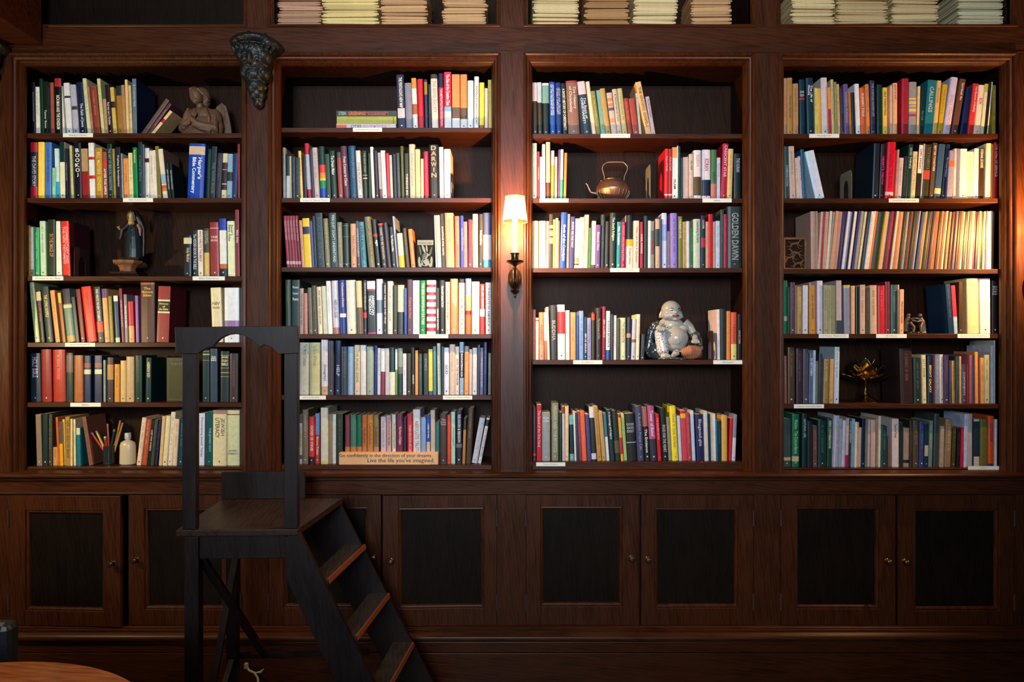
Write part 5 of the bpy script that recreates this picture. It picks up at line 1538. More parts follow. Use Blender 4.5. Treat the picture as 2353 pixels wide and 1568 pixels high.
def buddha():
    Y = 0.165; zs = shelf_z(3, 4); f = 9.05; q = pxm(800, 1330, f, Y); x0 = X(1460 + 800/f, Y); sc = S*(1 + Y/D0)/f
    t = thing('laughing_figurine', (x0, Y, zs + 0.0005), 'seated laughing porcelain figure with bare belly, flowered robe and red trousers', 'figurine')
    def ctx(mb):
        def E(x, z, y, rx, ry, rz, rot=None): a, b = q(x, z); mb.ell((x0 + a, Y + y, zs + b), (rx*sc, ry*sc, rz*sc), 24, 16, rot=rot)
        def T(pts, rs): mb.tube([(x0 + q(x, z)[0], Y + y, zs + q(x, z)[1]) for x, z, y in pts], [r*sc for r in rs], 16)
        return E, T
    u = sc
    mb = MB(); E, T = ctx(mb)
    E(735, 310, -0.005, 205, 200, 200); E(745, 420, -0.012, 232, 190, 128); E(640, 430, -0.030, 100, 90, 80); E(865, 430, -0.030, 90, 90, 80)      # head, cheeks
    T([(545, 330, -0.002), (520, 400, -0.002), (515, 470, -0.004)], [26, 30, 34]); T([(940, 330, 0.0), (965, 400, 0.0), (968, 475, -0.002)], [22, 26, 32])   # long ears
    E(785, 365, -0.052, 44, 40, 34); E(745, 380, -0.045, 26, 30, 22); E(825, 380, -0.045, 26, 30, 22)                             # nose
    E(790, 500, -0.040, 70, 50, 34)                                                                                              # chin
    E(770, 620, -0.002, 240, 170, 150); E(640, 700, -0.020, 130, 110, 90); E(960, 700, -0.018, 130, 110, 90)                       # chest
    E(815, 900, -0.020, 262, 250, 250); E(810, 1040, -0.012, 230, 240, 150)                                                      # belly
    T([(1010, 570, 0.0), (1110, 660, -0.006), (1180, 800, -0.02)], [110, 96, 80]); T([(590, 580, 0), (520, 650, -0.02)], [100, 70])       # shoulders
    b = remeshed(mb, 'body', PORC, 0.0016, t, 6)
    # belly button
    mb = MB(); E, T = ctx(mb); E(830, 975, -0.0735, 26, 12, 22); mb.build('navel', simple('navel_shadow_glaze', (0.25, 0.25, 0.22), 0.3), t, smooth=True)
    for (x, z) in ((620, 672), (1040, 735)):
        mb = MB(); E, T = ctx(mb); E(x, z, -0.0445 if x < 800 else -0.041, 13, 12, 12); mb.build('nipple', INK, t, smooth=True)
    # face features
    for xs in ((670, 705, 735), (830, 860, 893)):
        mb = MB(); E, T = ctx(mb); T([(xs[0], 292, -0.044), (xs[1], 272, -0.050), (xs[2], 285, -0.050)] if xs[0] < 700 else [(xs[0], 285, -0.050), (xs[1], 270, -0.049), (xs[2], 290, -0.042)], [5, 9, 5]); mb.build('eyebrow', INK, t, smooth=True)
        mb = MB(); E, T = ctx(mb); T([(xs[0] + 8, 325, -0.047), (xs[1], 313, -0.052), (xs[2], 325, -0.050)], [4, 8, 4]); mb.build('eye', INK, t, smooth=True)
    mb = MB(); E, T = ctx(mb); E(785, 430, -0.0545, 72, 30, 22); mb.build('mouth', INK, t, smooth=True)
    mb = MB(); E, T = ctx(mb); E(790, 444, -0.0575, 44, 26, 14); mb.build('tongue', LIPS, t, smooth=True)
    mb = MB(); E, T = ctx(mb); T([(712, 418, -0.053), (785, 412, -0.062), (855, 416, -0.053)], [5, 9, 5]); mb.build('teeth', PORC, t, smooth=True)
    # raised leg in flowered cloth + robe down the left
    mb = MB(); E, T = ctx(mb); T([(475, 780, -0.035), (490, 950, -0.045), (520, 1150, -0.050), (560, 1260, -0.045)], [125, 120, 125, 90]); E(470, 780, -0.035, 120, 110, 90)
    remeshed(mb, 'flowered_leg', ROBE, 0.0018, t, 3)
    mb = MB(); E, T = ctx(mb); T([(500, 560, 0.01), (400, 620, 0.0), (330, 760, 0.0), (290, 960, 0.0), (270, 1150, 0.0), (330, 1270, -0.01)], [50, 85, 90, 85, 90, 60]); E(400, 1150, -0.01, 150, 150, 180)
    r_ = remeshed(mb, 'robe_left', ROBED, 0.0018, t, 3, (0.001, 0.01)); cut_below(r_, t, 0)
    mb = MB(); E, T = ctx(mb); T([(1170, 770, -0.015), (1230, 850, -0.018), (1290, 950, -0.012), (1330, 1120, -0.005), (1310, 1260, -0.005)], [80, 110, 95, 70, 60]); E(1200, 840, -0.02, 120, 105, 75); E(1230, 1100, 0.02, 150, 150, 220)
    r_ = remeshed(mb, 'robe_right', ROBED, 0.0018, t, 3, (0.001, 0.01)); cut_below(r_, t, 0)
    # folded leg in red trousers
    mb = MB(); E, T = ctx(mb); T([(890, 1200, -0.055), (1050, 1150, -0.060), (1200, 1170, -0.045), (1270, 1230, -0.02)], [70, 120, 135, 100]); E(1100, 1220, -0.045, 200, 130, 110)
    r_ = remeshed(mb, 'red_trousers', TROU, 0.0018, t, 3); cut_below(r_, t, 0)
    # feet
    mb = MB(); E, T = ctx(mb); T([(700, 1260, -0.070), (740, 1200, -0.085), (800, 1170, -0.085)], [44, 66, 60])
    for k in range(5): E(720 + k*26, 1150 - (0, 8, 10, 6, 0)[k] + k*3, -0.098, 15, 15, 14)
    remeshed(mb, 'foot', PORC, 0.0012, t, 2)
    mb = MB(); E, T = ctx(mb); T([(480, 1270, -0.062), (560, 1250, -0.072), (640, 1265, -0.078)], [56, 60, 34])
    for k in range(5): E(655 - k*3, 1245 + k*14, -0.066 - k*0.006, 16, 14, 11)
    r_ = remeshed(mb, 'foot', PORC, 0.0012, t, 2); cut_below(r_, t, 0)
    mb = MB(); E, T = ctx(mb); T([(420, 1312, -0.060), (600, 1300, -0.085), (800, 1305, -0.088), (960, 1310, -0.075)], [26, 24, 24, 26]); r_ = remeshed(mb, 'robe_hem', ROBED, 0.0016, t, 2); cut_below(r_, t, 0)
    # hands
    for hx, hz, hy, dirx, name in ((440, 690, -0.060, 1, 'hand'), (1180, 950, -0.055, -1, 'hand')):
        mb = MB(); E, T = ctx(mb); E(hx, hz, hy, 80, 60, 50)
        if dirx > 0:
            for k in range(4): T([(hx - 50 + k*38, hz + 5, hy - 0.010), (hx - 46 + k*40, hz + 45, hy - 0.018), (hx - 42 + k*40, hz + 85 - (8, 0, 4, 16)[k], hy - 0.014)], [19, 17, 13])
            T([(hx + 60, hz - 20, hy - 0.006), (hx + 100, hz + 10, hy - 0.012), (hx + 112, hz + 40, hy - 0.012)], [20, 17, 12])
            T([(hx - 10, hz, hy), (520, 640, -0.03)], [60, 66])
        else:
            for k in range(4): T([(hx - 55 + k*36, hz - 5, hy - 0.008), (hx - 54 + k*37, hz + 35, hy - 0.017), (hx - 50 + k*36, hz + 58 - (10, 0, 2, 12)[k], hy - 0.006)], [20, 19, 14])
            T([(hx - 66, hz - 10, hy - 0.004), (hx - 84, hz + 16, hy - 0.010), (hx - 76, hz + 40, hy - 0.010)], [18, 15, 11]); T([(hx, hz - 30, hy + 0.006), (1200, 850, -0.03)], [60, 60])
        remeshed(mb, name, PORC, 0.0011, t, 1)
buddha()
# ---------------------------------------------------------------- copper kettle
def kettle():
    Y = 0.175; zs = shelf_z(3, 2); f = 9.05; sc = S*(1 + Y/D0)/f; cx0 = 1790; x0 = X(1210 + cx0/f, Y); base = 1290 + 40
    H_ = lambda z: zs + (base - z)*sc
    t = thing('copper_kettle', (x0, Y, zs + 0.0005), 'old copper kettle with tall loop handle and thin spout on the second shelf', 'kettle')
    mb = MB(); r = lambda a: a*sc
    mb.lathe([(r(200), zs + 0.0006), (r(215), H_(1310)), (r(200), H_(1290)), (r(270), H_(1240)), (r(335), H_(1150)), (r(352), H_(1075)), (r(358), H_(1050)), (r(352), H_(1035)), (r(325), H_(950)), (r(270), H_(880)), (r(215), H_(850)), (r(190), H_(846)), (r(0.1), H_(846))], x0, Y, 48)
    for k in range(24):
        a = 2*PI*k/24; mb.tube([(x0 + r(352)*math.cos(a), Y + r(352)*math.sin(a), H_(1080)), (x0 + r(338)*math.cos(a), Y + r(338)*math.sin(a), H_(1150)), (x0 + r(275)*math.cos(a), Y + r(275)*math.sin(a), H_(1238))], 0.0011, 6)
    mb.build('kettle_body', COPPER, t, smooth=True)
    mb = MB(); mb.lathe([(r(200), H_(848)), (r(205), H_(836)), (r(150), H_(818)), (r(60), H_(808)), (r(20), H_(806)), (r(18), H_(795)), (r(28), H_(782)), (r(20), H_(768)), (r(0.1), H_(766))], x0, Y, 36); mb.build('lid', COPPER, t, smooth=True)
    P_ = lambda x, z, y=0: (x0 + (x - cx0)*sc, Y + y, H_(z))
    mb = MB(); mb.tube([P_(1500, 1130), P_(1440, 1110), P_(1370, 1100), P_(1330, 1085), P_(1300, 1010), P_(1270, 940), P_(1235, 900)], [r(62), r(44), r(30), r(24), r(19), r(16), r(13)], 14); mb.build('spout', COPPER, t, smooth=True)
    mb = MB(); mb.tube([P_(1600, 880), P_(1612, 820), P_(1618, 760), P_(1590, 660), P_(1572, 590), P_(1590, 530), P_(1640, 485), P_(1690, 466), P_(1850, 463), P_(2000, 466), P_(2050, 490), P_(2095, 545), P_(2100, 600), P_(2070, 680), P_(2035, 750), P_(2028, 820), P_(2020, 870)], r(13), 10); mb.build('handle', COPPER, t, smooth=True)
    mb = MB(); mb.tube([P_(1680, 462), P_(1850, 458), P_(2020, 462)], r(19), 12); mb.build('handle_grip', COPPER, t, smooth=True)
    mb = MB(); mb.ell(P_(1545, 860, -0.01), (r(26),)*3); mb.build('rivet', BRASS, t, smooth=True)
kettle()
# ---------------------------------------------------------------- brass lotus
def lotus():
    Y = 0.165; zs = shelf_z(4, 5); f = 9.05; sc = S*(1 + Y/D0)/f; cx0 = 1760; x0 = X(1790 + 1800/f, Y); base = 1365
    r = lambda a: a*sc; H_ = lambda z: zs + (base - z)*sc
    t = thing('lotus_dish', (x0, Y, zs + 0.0005), 'brass lotus-shaped candle dish on a flared foot on the fifth shelf', 'candle holder')
    mb = MB(); mb.lathe([(r(245), zs + 0.0006), (r(250), H_(1350)), (r(215), H_(1330)), (r(160), H_(1290)), (r(95), H_(1250)), (r(60), H_(1200)), (r(40), H_(1130)), (r(30), H_(1080)), (r(44), H_(1060)), (r(30), H_(1045)), (r(44), H_(1025)), (r(30), H_(1005)), (r(46), H_(985)), (r(36), H_(965)), (r(60), H_(940)), (r(0.1), H_(936))], x0, Y, 48); mb.build('foot', BRASS, t, smooth=True)
    def petal(ang, R0, R1, z0, z1, w_, name='petal'):
        mb = MB(); nu, nv = 10, 8; vs = []
        for side in (0, 1):
            for i in range(nu + 1):
                u = i/nu; wd = w_*math.sin(PI*min(1, u*0.88 + 0.10))**0.75*(1 if u < 0.97 else 0.4); rad = R0 + (R1-R0)*(u**0.8); z = z0 + (z1-z0)*(u**2.0)*0.9 + (z1-z0)*0.1*u
                for j in range(nv + 1):
                    s = -1 + 2*j/nv; cup = r(34)*s*s*(0.4 + 0.6*math.sin(PI*u)); lx = rad - cup*0.2; ly = s*wd; zz = z + cup*0.8 + side*r(7)
                    vs.append((x0 + lx*math.cos(ang) - ly*math.sin(ang), Y + (lx*math.sin(ang) + ly*math.cos(ang))*0.86, zz))
        n1 = (nu+1)*(nv+1); fs = []
        for i in range(nu):
            for j in range(nv):
                a = i*(nv+1)+j; fs.append((a, a+1, a+nv+2, a+nv+1)); fs.append((n1+a, n1+a+nv+1, n1+a+nv+2, n1+a+1))
        for i in range(nu):
            for j in (0, nv): a = i*(nv+1)+j; fs.append((a, a+nv+1, n1+a+nv+1, n1+a))
        for j in range(nv): a = nu*(nv+1)+j; fs.append((a, a+1, n1+a+1, n1+a))
        mb.add(vs, fs); mb.build(name, BRASS, t, smooth=True)
    for k in range(8): petal(2*PI*k/8 + 0.2, r(60), r(540), H_(935), H_(790), r(165))
    for k in range(8): petal(2*PI*k/8 + 0.6, r(60), r(400), H_(925), H_(600), r(170))
    for k in range(6): petal(2*PI*k/6 + 0.1, r(50), r(230), H_(905), H_(470), r(150))
    mb = MB(); mb.lathe([(r(60), H_(920)), (r(110), H_(850)), (r(130), H_(760)), (r(120), H_(755)), (r(0.1), H_(800))], x0, Y, 30); mb.build('candle_cup', BRASS, t, smooth=True)
lotus()
# ---------------------------------------------------------------- carved figures
def carving():
    Y = 0.15; zs = shelf_z(4, 4); f = 9.05; sc = S*(1 + Y/D0)/f; cx0 = 530; x0 = X(2045 + 530/f, Y); base = 1240
    mb = MB()
    def P_(x, z, y=0): return (x0 + (x-cx0)*sc, Y + y, zs + (base - z)*sc)
    def E(x, z, y, a, b, c): mb.ell(P_(x, z, y), (a*sc, b*sc, c*sc), 16, 10)
    def T(p, rs): mb.tube([P_(*a) for a in p], [q*sc for q in rs], 12)
    E(385, 850, 0, 42, 40, 42); E(620, 860, 0, 48, 45, 50); T([(385, 880, 0), (370, 960, 0.004), (350, 1080, 0.004), (330, 1200, 0)], [34, 56, 58, 60]); T([(640, 900, 0.004), (670, 980, 0.006), (680, 1090, 0.006), (690, 1200, 0)], [40, 70, 74, 60])
    T([(400, 930, -0.012), (480, 915, -0.02), (590, 940, -0.014)], [24, 20, 24]); T([(420, 960, -0.014), (520, 985, -0.02), (620, 970, -0.014)], [20, 18, 22]); T([(390, 1000, -0.01), (440, 1100, -0.024), (400, 1210, -0.03)], [34, 26, 28]); T([(640, 1010, -0.01), (570, 1090, -0.024), (560, 1210, -0.03)], [34, 28, 28])
    T([(340, 1215, -0.01), (520, 1215, -0.012), (720, 1215, -0.01)], [26, 24, 26]); E(500, 1120, 0.01, 70, 60, 90)
    o = remeshed(mb, 'carved_figures', simple('dark_stone', (0.045, 0.036, 0.03), 0.45), 0.0014, None, 1, (0.0012, 0.006))
    for v in o.data.vertices:
        if v.co.z < zs + 0.0005: v.co.z = zs + 0.0005
    o.data.transform(Matrix.Translation((-x0, -Y, -zs))); o.location = (x0, Y, zs)
    tag(o, 'small dark carving of two huddled figures right of the TRANSYLVANIA spine', 'figurine')
carving()
# ---------------------------------------------------------------- fretwork frame
def fret():
    Y = 0.105; zs = shelf_z(4, 3); f = 9.05; x0 = X(1790 + 85/f, Y); x1 = X(1790 + 580/f, Y); z1 = Z(475 + 640/f, Y); h = z1 - zs; w_ = x1 - x0
    t = thing('fretwork_box', ((x0+x1)/2, Y, zs + 0.0005), 'small square wooden box with pierced fretwork of leaping animals', 'box')
    fr = 0.010; mb = MB(); z0 = zs + 0.0006
    mb.box(x0, x0+fr, Y, Y+0.012, z0, z1); mb.box(x1-fr, x1, Y, Y+0.012, z0, z1); mb.box(x0+fr, x1-fr, Y, Y+0.012, z1-fr, z1); mb.box(x0+fr, x1-fr, Y, Y+0.012, z0, z0+fr); mb.build('frame', WSM, t, bevel=0.001)
    mb = MB(); mb.box(x0+0.002, x1-0.002, Y+0.013, Y+0.07, z0, z1-0.002); mb.build('box_body', WB, t)
    P_ = lambda u, v: (x0 + fr*0.7 + (w_-1.4*fr)*u, Y+0.006, z0 + fr*0.7 + (h-1.4*fr)*v)
    def animal(u, v, s, fl):
        d = -1 if fl else 1; mb = MB()
        T = lambda pts, rs: mb.tube([P_(u + d*a*s, v + b*s) for a, b in pts], rs, 8)
        T([(-0.20, 0), (0, 0.03), (0.18, 0.05)], [0.005, 0.0055, 0.005]); T([(0.18, 0.05), (0.28, 0.16), (0.36, 0.14)], [0.004, 0.003, 0.0022]); T([(0.16, 0.02), (0.32, -0.08), (0.42, -0.06)], [0.0028, 0.0018, 0.0014]); T([(0.12, 0), (0.20, -0.14), (0.30, -0.16)], [0.0028, 0.0018, 0.0014])
        T([(-0.18, 0), (-0.32, -0.10), (-0.44, -0.08)], [0.003, 0.0018, 0.0014]); T([(-0.16, -0.02), (-0.26, -0.16), (-0.38, -0.2)], [0.003, 0.0018, 0.0014]); T([(-0.2, 0.03), (-0.34, 0.10)], [0.002, 0.0012])
        mb.build('carved_animal', WSM, t, smooth=True)
    animal(0.52, 0.82, 0.9, False); animal(0.55, 0.52, 0.9, True); animal(0.30, 0.36, 0.85, False); animal(0.68, 0.16, 0.85, False)
fret()
# ---------------------------------------------------------------- card box (upside down hanged figure kept generic), motto block
def card_box():
    Y = 0.085; zs = shelf_z(2, 3); f = 9.05; x0, x1 = X(890 + 615/f, Y), X(890 + 968/f, Y); z1 = Z(475 + 680/f, Y); z0 = zs + 0.0006
    t = thing('card_box', ((x0+x1)/2, Y, z0), 'grey and black printed card deck box on the third shelf, second bookcase', 'box')
    g1, g2, g3 = hex3('899'), hex3('122'), hex3('566')
    mb = MB(); mb.box(x0, x1, Y, Y+0.03, z0, z1, 0, g2); w_ = x1-x0; h = z1-z0
    mb.box(x0+w_*0.03, x1-w_*0.03, Y-0.0004, Y, z0+h*0.8, z0+h*0.97, 0, g1); put_text(mb, 'RELIGIOUS CARDS', (x0+w_*0.1, x1-w_*0.1, z0+h*0.84, z0+h*0.90), Y-0.0006, hex3('344'))
    rnd = random.Random(4); cx, yy = (x0+x1)/2, Y-0.0005
    def disc(u, v, ru, rv, c, rot=0):
        mb.add([(x0 + w_*u + w_*(ru*math.cos(a)*math.cos(rot) - rv*math.sin(a)*math.sin(rot)), yy - 0.0002*rnd.random(), z0 + h*v + w_*(ru*math.cos(a)*math.sin(rot) + rv*math.sin(a)*math.cos(rot))) for a in [2*PI*k/16 for k in range(16)]], [tuple(range(16))], 0, c)
    disc(0.5, 0.2, 0.24, 0.24, g1); disc(0.5, 0.2, 0.2, 0.2, g2); disc(0.5, 0.2, 0.11, 0.15, g1); disc(0.2, 0.10, 0.11, 0.11, g1); disc(0.8, 0.10, 0.11, 0.11, g1); disc(0.14, 0.25, 0.07, 0.25, g1); disc(0.86, 0.25, 0.07, 0.25, g1)
    disc(0.45, 0.42, 0.12, 0.22, g3, -0.5); disc(0.55, 0.42, 0.10, 0.18, g1, -0.4); disc(0.4, 0.66, 0.07, 0.26, g1, 0.35); disc(0.58, 0.68, 0.05, 0.22, g1, 0.12); disc(0.2, 0.6, 0.05, 0.3, g3, 0.2); disc(0.82, 0.58, 0.05, 0.3, g3, -0.25); disc(0.68, 0.45, 0.04, 0.2, g1, -0.9)
    mb.build('printed_box', PAPER, t)
card_box()
def motto():
    Y0 = 0.052; zs = BASE[2]; x0, x1 = X(778.5, Y0), X(1006.5, Y0); z0 = zs + 0.0006; z1 = Z(1041, Y0)
    t = thing('motto_block', ((x0+x1)/2, Y0, z0), 'long tan wooden block lettered with a motto about dreams on the bottom shelf', 'sign')
    WBK = simple('tan_painted_wood', hex3('da7'), 0.5, nscale=14, namt=0.1)
    mb = MB(); mb.box(x0, x1, Y0, Y0+0.036, z0, z1); mb.build('block', WBK, t, bevel=0.003)
    mb = MB(); h = z1-z0; w_ = x1-x0; ink = hex3('221')
    put_text(mb, 'Go confidently in the direction of your dreams.', (x0+w_*0.005, x0+w_*0.94, z0+h*0.56, z0+h*0.93), Y0-0.0006, ink, False, 0.0); put_text(mb, "Live the life you've imagined.", (x0+w_*0.29, x0+w_*0.965, z0+h*0.12, z0+h*0.56), Y0-0.0006, ink, False, 0.0)
    put_text(mb, 'Thoreau', (x0+w_*0.92, x0+w_*0.985, z0+h*0.04, z0+h*0.11), Y0-0.0006, ink, False, 0.0)
    mb.build('motto_lettering', PAPER, t)
motto()
# ---------------------------------------------------------------- bookends
def bookend(px, py0, case, k, mat, label, wy=0.11, h=0.135, side=1):
    Y = YB - 0.004; zs = shelf_z(case, k); x = X(px, Y); t_ = 0.0014; z0 = zs + 0.0007
    mb = MB(); n = 10
    out = [(0, 0)] + [(0, h*0.75)] + [(wy*0.12*(1-math.cos(a)), h*0.75 + h*0.25*math.sin(a)) for a in [PI/2*i/6 for i in range(1, 7)]] + [(wy - wy*0.12*(1-math.cos(a)), h*0.75 + h*0.25*math.sin(a)) for a in [PI/2*i/6 for i in range(6, 0, -1)]] + [(wy, h*0.75), (wy, 0)]
    iw = 0.28; inn = [(wy*iw, 0), (wy*iw, h*0.45)] + [(wy*0.5 - wy*(0.5-iw)*math.cos(a), h*0.45 + h*0.26*math.sin(a)) for a in [PI*i/10 for i in range(1, 10)]] + [(wy*(1-iw), h*0.45), (wy*(1-iw), 0)]
    ring = [out[0]] + out[1:] + inn[::-1]
    nn = len(ring)
    vs = [(x, Y + a, z0 + b) for a, b in ring] + [(x + t_, Y + a, z0 + b) for a, b in ring]
    fs = [tuple(range(nn)), tuple(range(2*nn-1, nn-1, -1))] + [(i, (i+1) % nn, (i+1) % nn + nn, i + nn) for i in range(nn)]
    mb.add(vs, fs)
    mb.box(x if side > 0 else x - 0.05, x + 0.05 if side > 0 else x, Y + wy*iw, Y + wy*(1-iw), z0 - 0.0004, z0 + 0.0004)
    o = mb.build('bookend', mat, loc=(x, Y, z0)); tag(o, label, 'bookend', 'metal bookends')
bookend(1957, 0, 4, 2, STEEL, 'grey metal bookend left of the dark books, second shelf, rightmost bookcase', side=1)
bookend(1038, 0, 2, 2, DKST, 'metal bookend right of the white book on the second shelf, second bookcase', h=0.12, side=-1)
bookend(170, 0, 1, 3, DKST, 'black metal bookend against the thick red book, third shelf, leftmost bookcase', side=-1)
bookend(1494, 0, 3, 2, STEEL, 'dark metal bookend left of the red pair, second shelf, third bookcase', h=0.16, side=1)
bookend(1639, 0, 3, 4, DKST, 'black metal bookend right of the porcelain figure on the fourth shelf', h=0.13, side=1)
# ---------------------------------------------------------------- framed book facing out
Y = 0.115; zs = shelf_z(1, 5)
x0, x1 = X(383, Y), X(300 + 1330/9.05, Y); z1 = Z(790 + 292/9.05, Y); z0 = zs + 0.0006
mb = MB(); mb.box(x0, x1, Y, Y+0.02, z0, z1, 0, hex3('442'))
for a in (0.005, 0.010):
    for bx in ((x0+a, x1-a, z1-a-0.001, z1-a), (x0+a, x1-a, z0+a, z0+a+0.001), (x0+a, x0+a+0.001, z0+a, z1-a), (x1-a-0.001, x1-a, z0+a, z1-a)): mb.box(bx[0], bx[1], Y-0.0003, Y, bx[2], bx[3], 0, hex3('665'))
put_text(mb, 'THE STUDY', (x0+0.016, x1-0.016, z1-0.034, z1-0.024), Y-0.0004, hex3('775'))
o = mb.build('book', COVER, loc=((x0+x1)/2, Y, z0)); tag(o, 'olive gilt-framed book facing outwards on the fifth shelf behind the step chair', 'book')
# ---------------------------------------------------------------- pen cup, pens, lotion bottle
def bottom_items():
    zs = BASE[1] + 0.0006; Y = 0.12
    cx = X(252, Y); mb = MB(); r = 0.026
    mb.lathe([(r*0.9, zs), (r, zs+0.002), (r, zs+0.085), (r-0.0015, zs+0.085), (r-0.0015, zs+0.004), (0.0001, zs+0.004)], cx, Y, 28); o = mb.build('pen_cup', simple('dark_glass_cup', (0.02, 0.028, 0.03), 0.1), loc=(cx, Y, zs), smooth=True); tag(o, 'dark round cup holding pens and pencils on the leftmost bottom shelf', 'cup')
    def pen(name, label, cat, xt, zt, col, dxb, dy, L=0.15, tip=None, r_=0.004):
        top = Vector((X(xt, Y), Y - 0.012 + dy, Z(zt, Y))); bot = Vector((cx + dxb, Y + dy*0.5, zs + 0.008)); d = (top-bot).normalized()
        p = thing(name, tuple(bot), label, cat, 'pens and pencils in the dark cup')
        mb = MB(); mb.tube([bot, top - d*0.012], r_, 8); mb.build('barrel', simple(name + '_paint', hex3(col), 0.35, namt=0.05), p, smooth=True)
        mb = MB(); mb.tube([top - d*0.012, top - d*0.004], r_*1.05, 8); mb.build('ferrule', STEEL, p, smooth=True)
        mb = MB(); mb.tube([top - d*0.004, top], [r_*0.95, r_*0.8], 8); mb.build('tip', simple(name + '_tip', hex3(tip or 'c66'), 0.5, namt=0.05), p, smooth=True)
    pen('pencil', 'yellow pencil with shiny ferrule, tallest in the dark cup', 'pencil', 278.5, 966, 'b83', 0.004, 0.006)
    pen('pencil', 'yellow pencil leaning right beside the tallest one', 'pencil', 285, 971, 'b83', 0.008, 0.002)
    pen('pencil', 'orange pencil standing upright in the dark cup', 'pencil', 248, 974, 'b52', -0.002, 0.01)
    pen('pen', 'red pen leaning furthest left in the dark cup', 'pen', 214, 993, 'b23', 0.010, 0.0, r_=0.005, tip='b23')
    pen('highlighter', 'yellow highlighter leaning left in the dark cup', 'pen', 226, 989, 'cb2', 0.008, -0.004, r_=0.005, tip='a44')
    pen('pen', 'white and red marker at the front of the dark cup', 'pen', 248, 1002, 'b23', 0.002, -0.010, r_=0.006, tip='ddd')
    pen('pen', 'blue pen leaning right in the dark cup', 'pen', 268, 985, '234', -0.006, -0.004, r_=0.0045, tip='456')
    Y = 0.115; bx = X(294, Y); t = thing('lotion_bottle', (bx, Y, zs), 'cream plastic lotion bottle with white cap beside the pens', 'bottle')
    mb = MB(); H_ = Z(1013, Y) - zs; mb.lathe([(0.030, zs), (0.034, zs+0.003), (0.0345, zs+0.012), (0.0335, zs+H_*0.55), (0.033, zs+H_*0.8), (0.029, zs+H_*0.93), (0.018, zs+H_), (0.010, zs+H_+0.003), (0.010, zs+H_+0.008), (0.0001, zs+H_+0.008)], bx, Y, 36, sx=1.05, sy=0.75)
    mb.build('bottle_body', simple('cream_plastic', hex3('cb9'), 0.3, namt=0.03), t, smooth=True)
    mb = MB(); z2 = zs+H_+0.0085; mb.lathe([(0.0135, z2), (0.0135, z2+0.024), (0.012, z2+0.027), (0.0001, z2+0.027)], bx, Y, 24); mb.build('cap', simple('white_cap', hex3('bbb'), 0.3, namt=0.03), t, smooth=True)
bottom_items()
# red ribbon markers hanging over the bottom shelf edge, screw eyes
for px, py, lb in ((1228, 1044, 'small crimson ribbon bookmark beside the leftmost book of the bottom shelf'), (1612, 1061, 'tiny crimson ribbon tail on the bottom shelf edge below the navy book')):
    mb = MB(); x = X(px, 0.05); z = Z(py, 0.05); r_ = 0.009 if px < 1300 else 0.005
    mb.prism([(x - r_*0.8, z - r_*0.3), (x - r_*0.1, z + r_), (x + r_*0.7, z + r_*0.2), (x + r_*0.9, z - r_*0.6), (x, z - r_)], 0.044, 0.0465)
    o = mb.build('ribbon_bookmark', simple('crimson_ribbon', hex3('a13'), 0.6), loc=(x, 0.045, z)); tag(o, lb, 'bookmark')
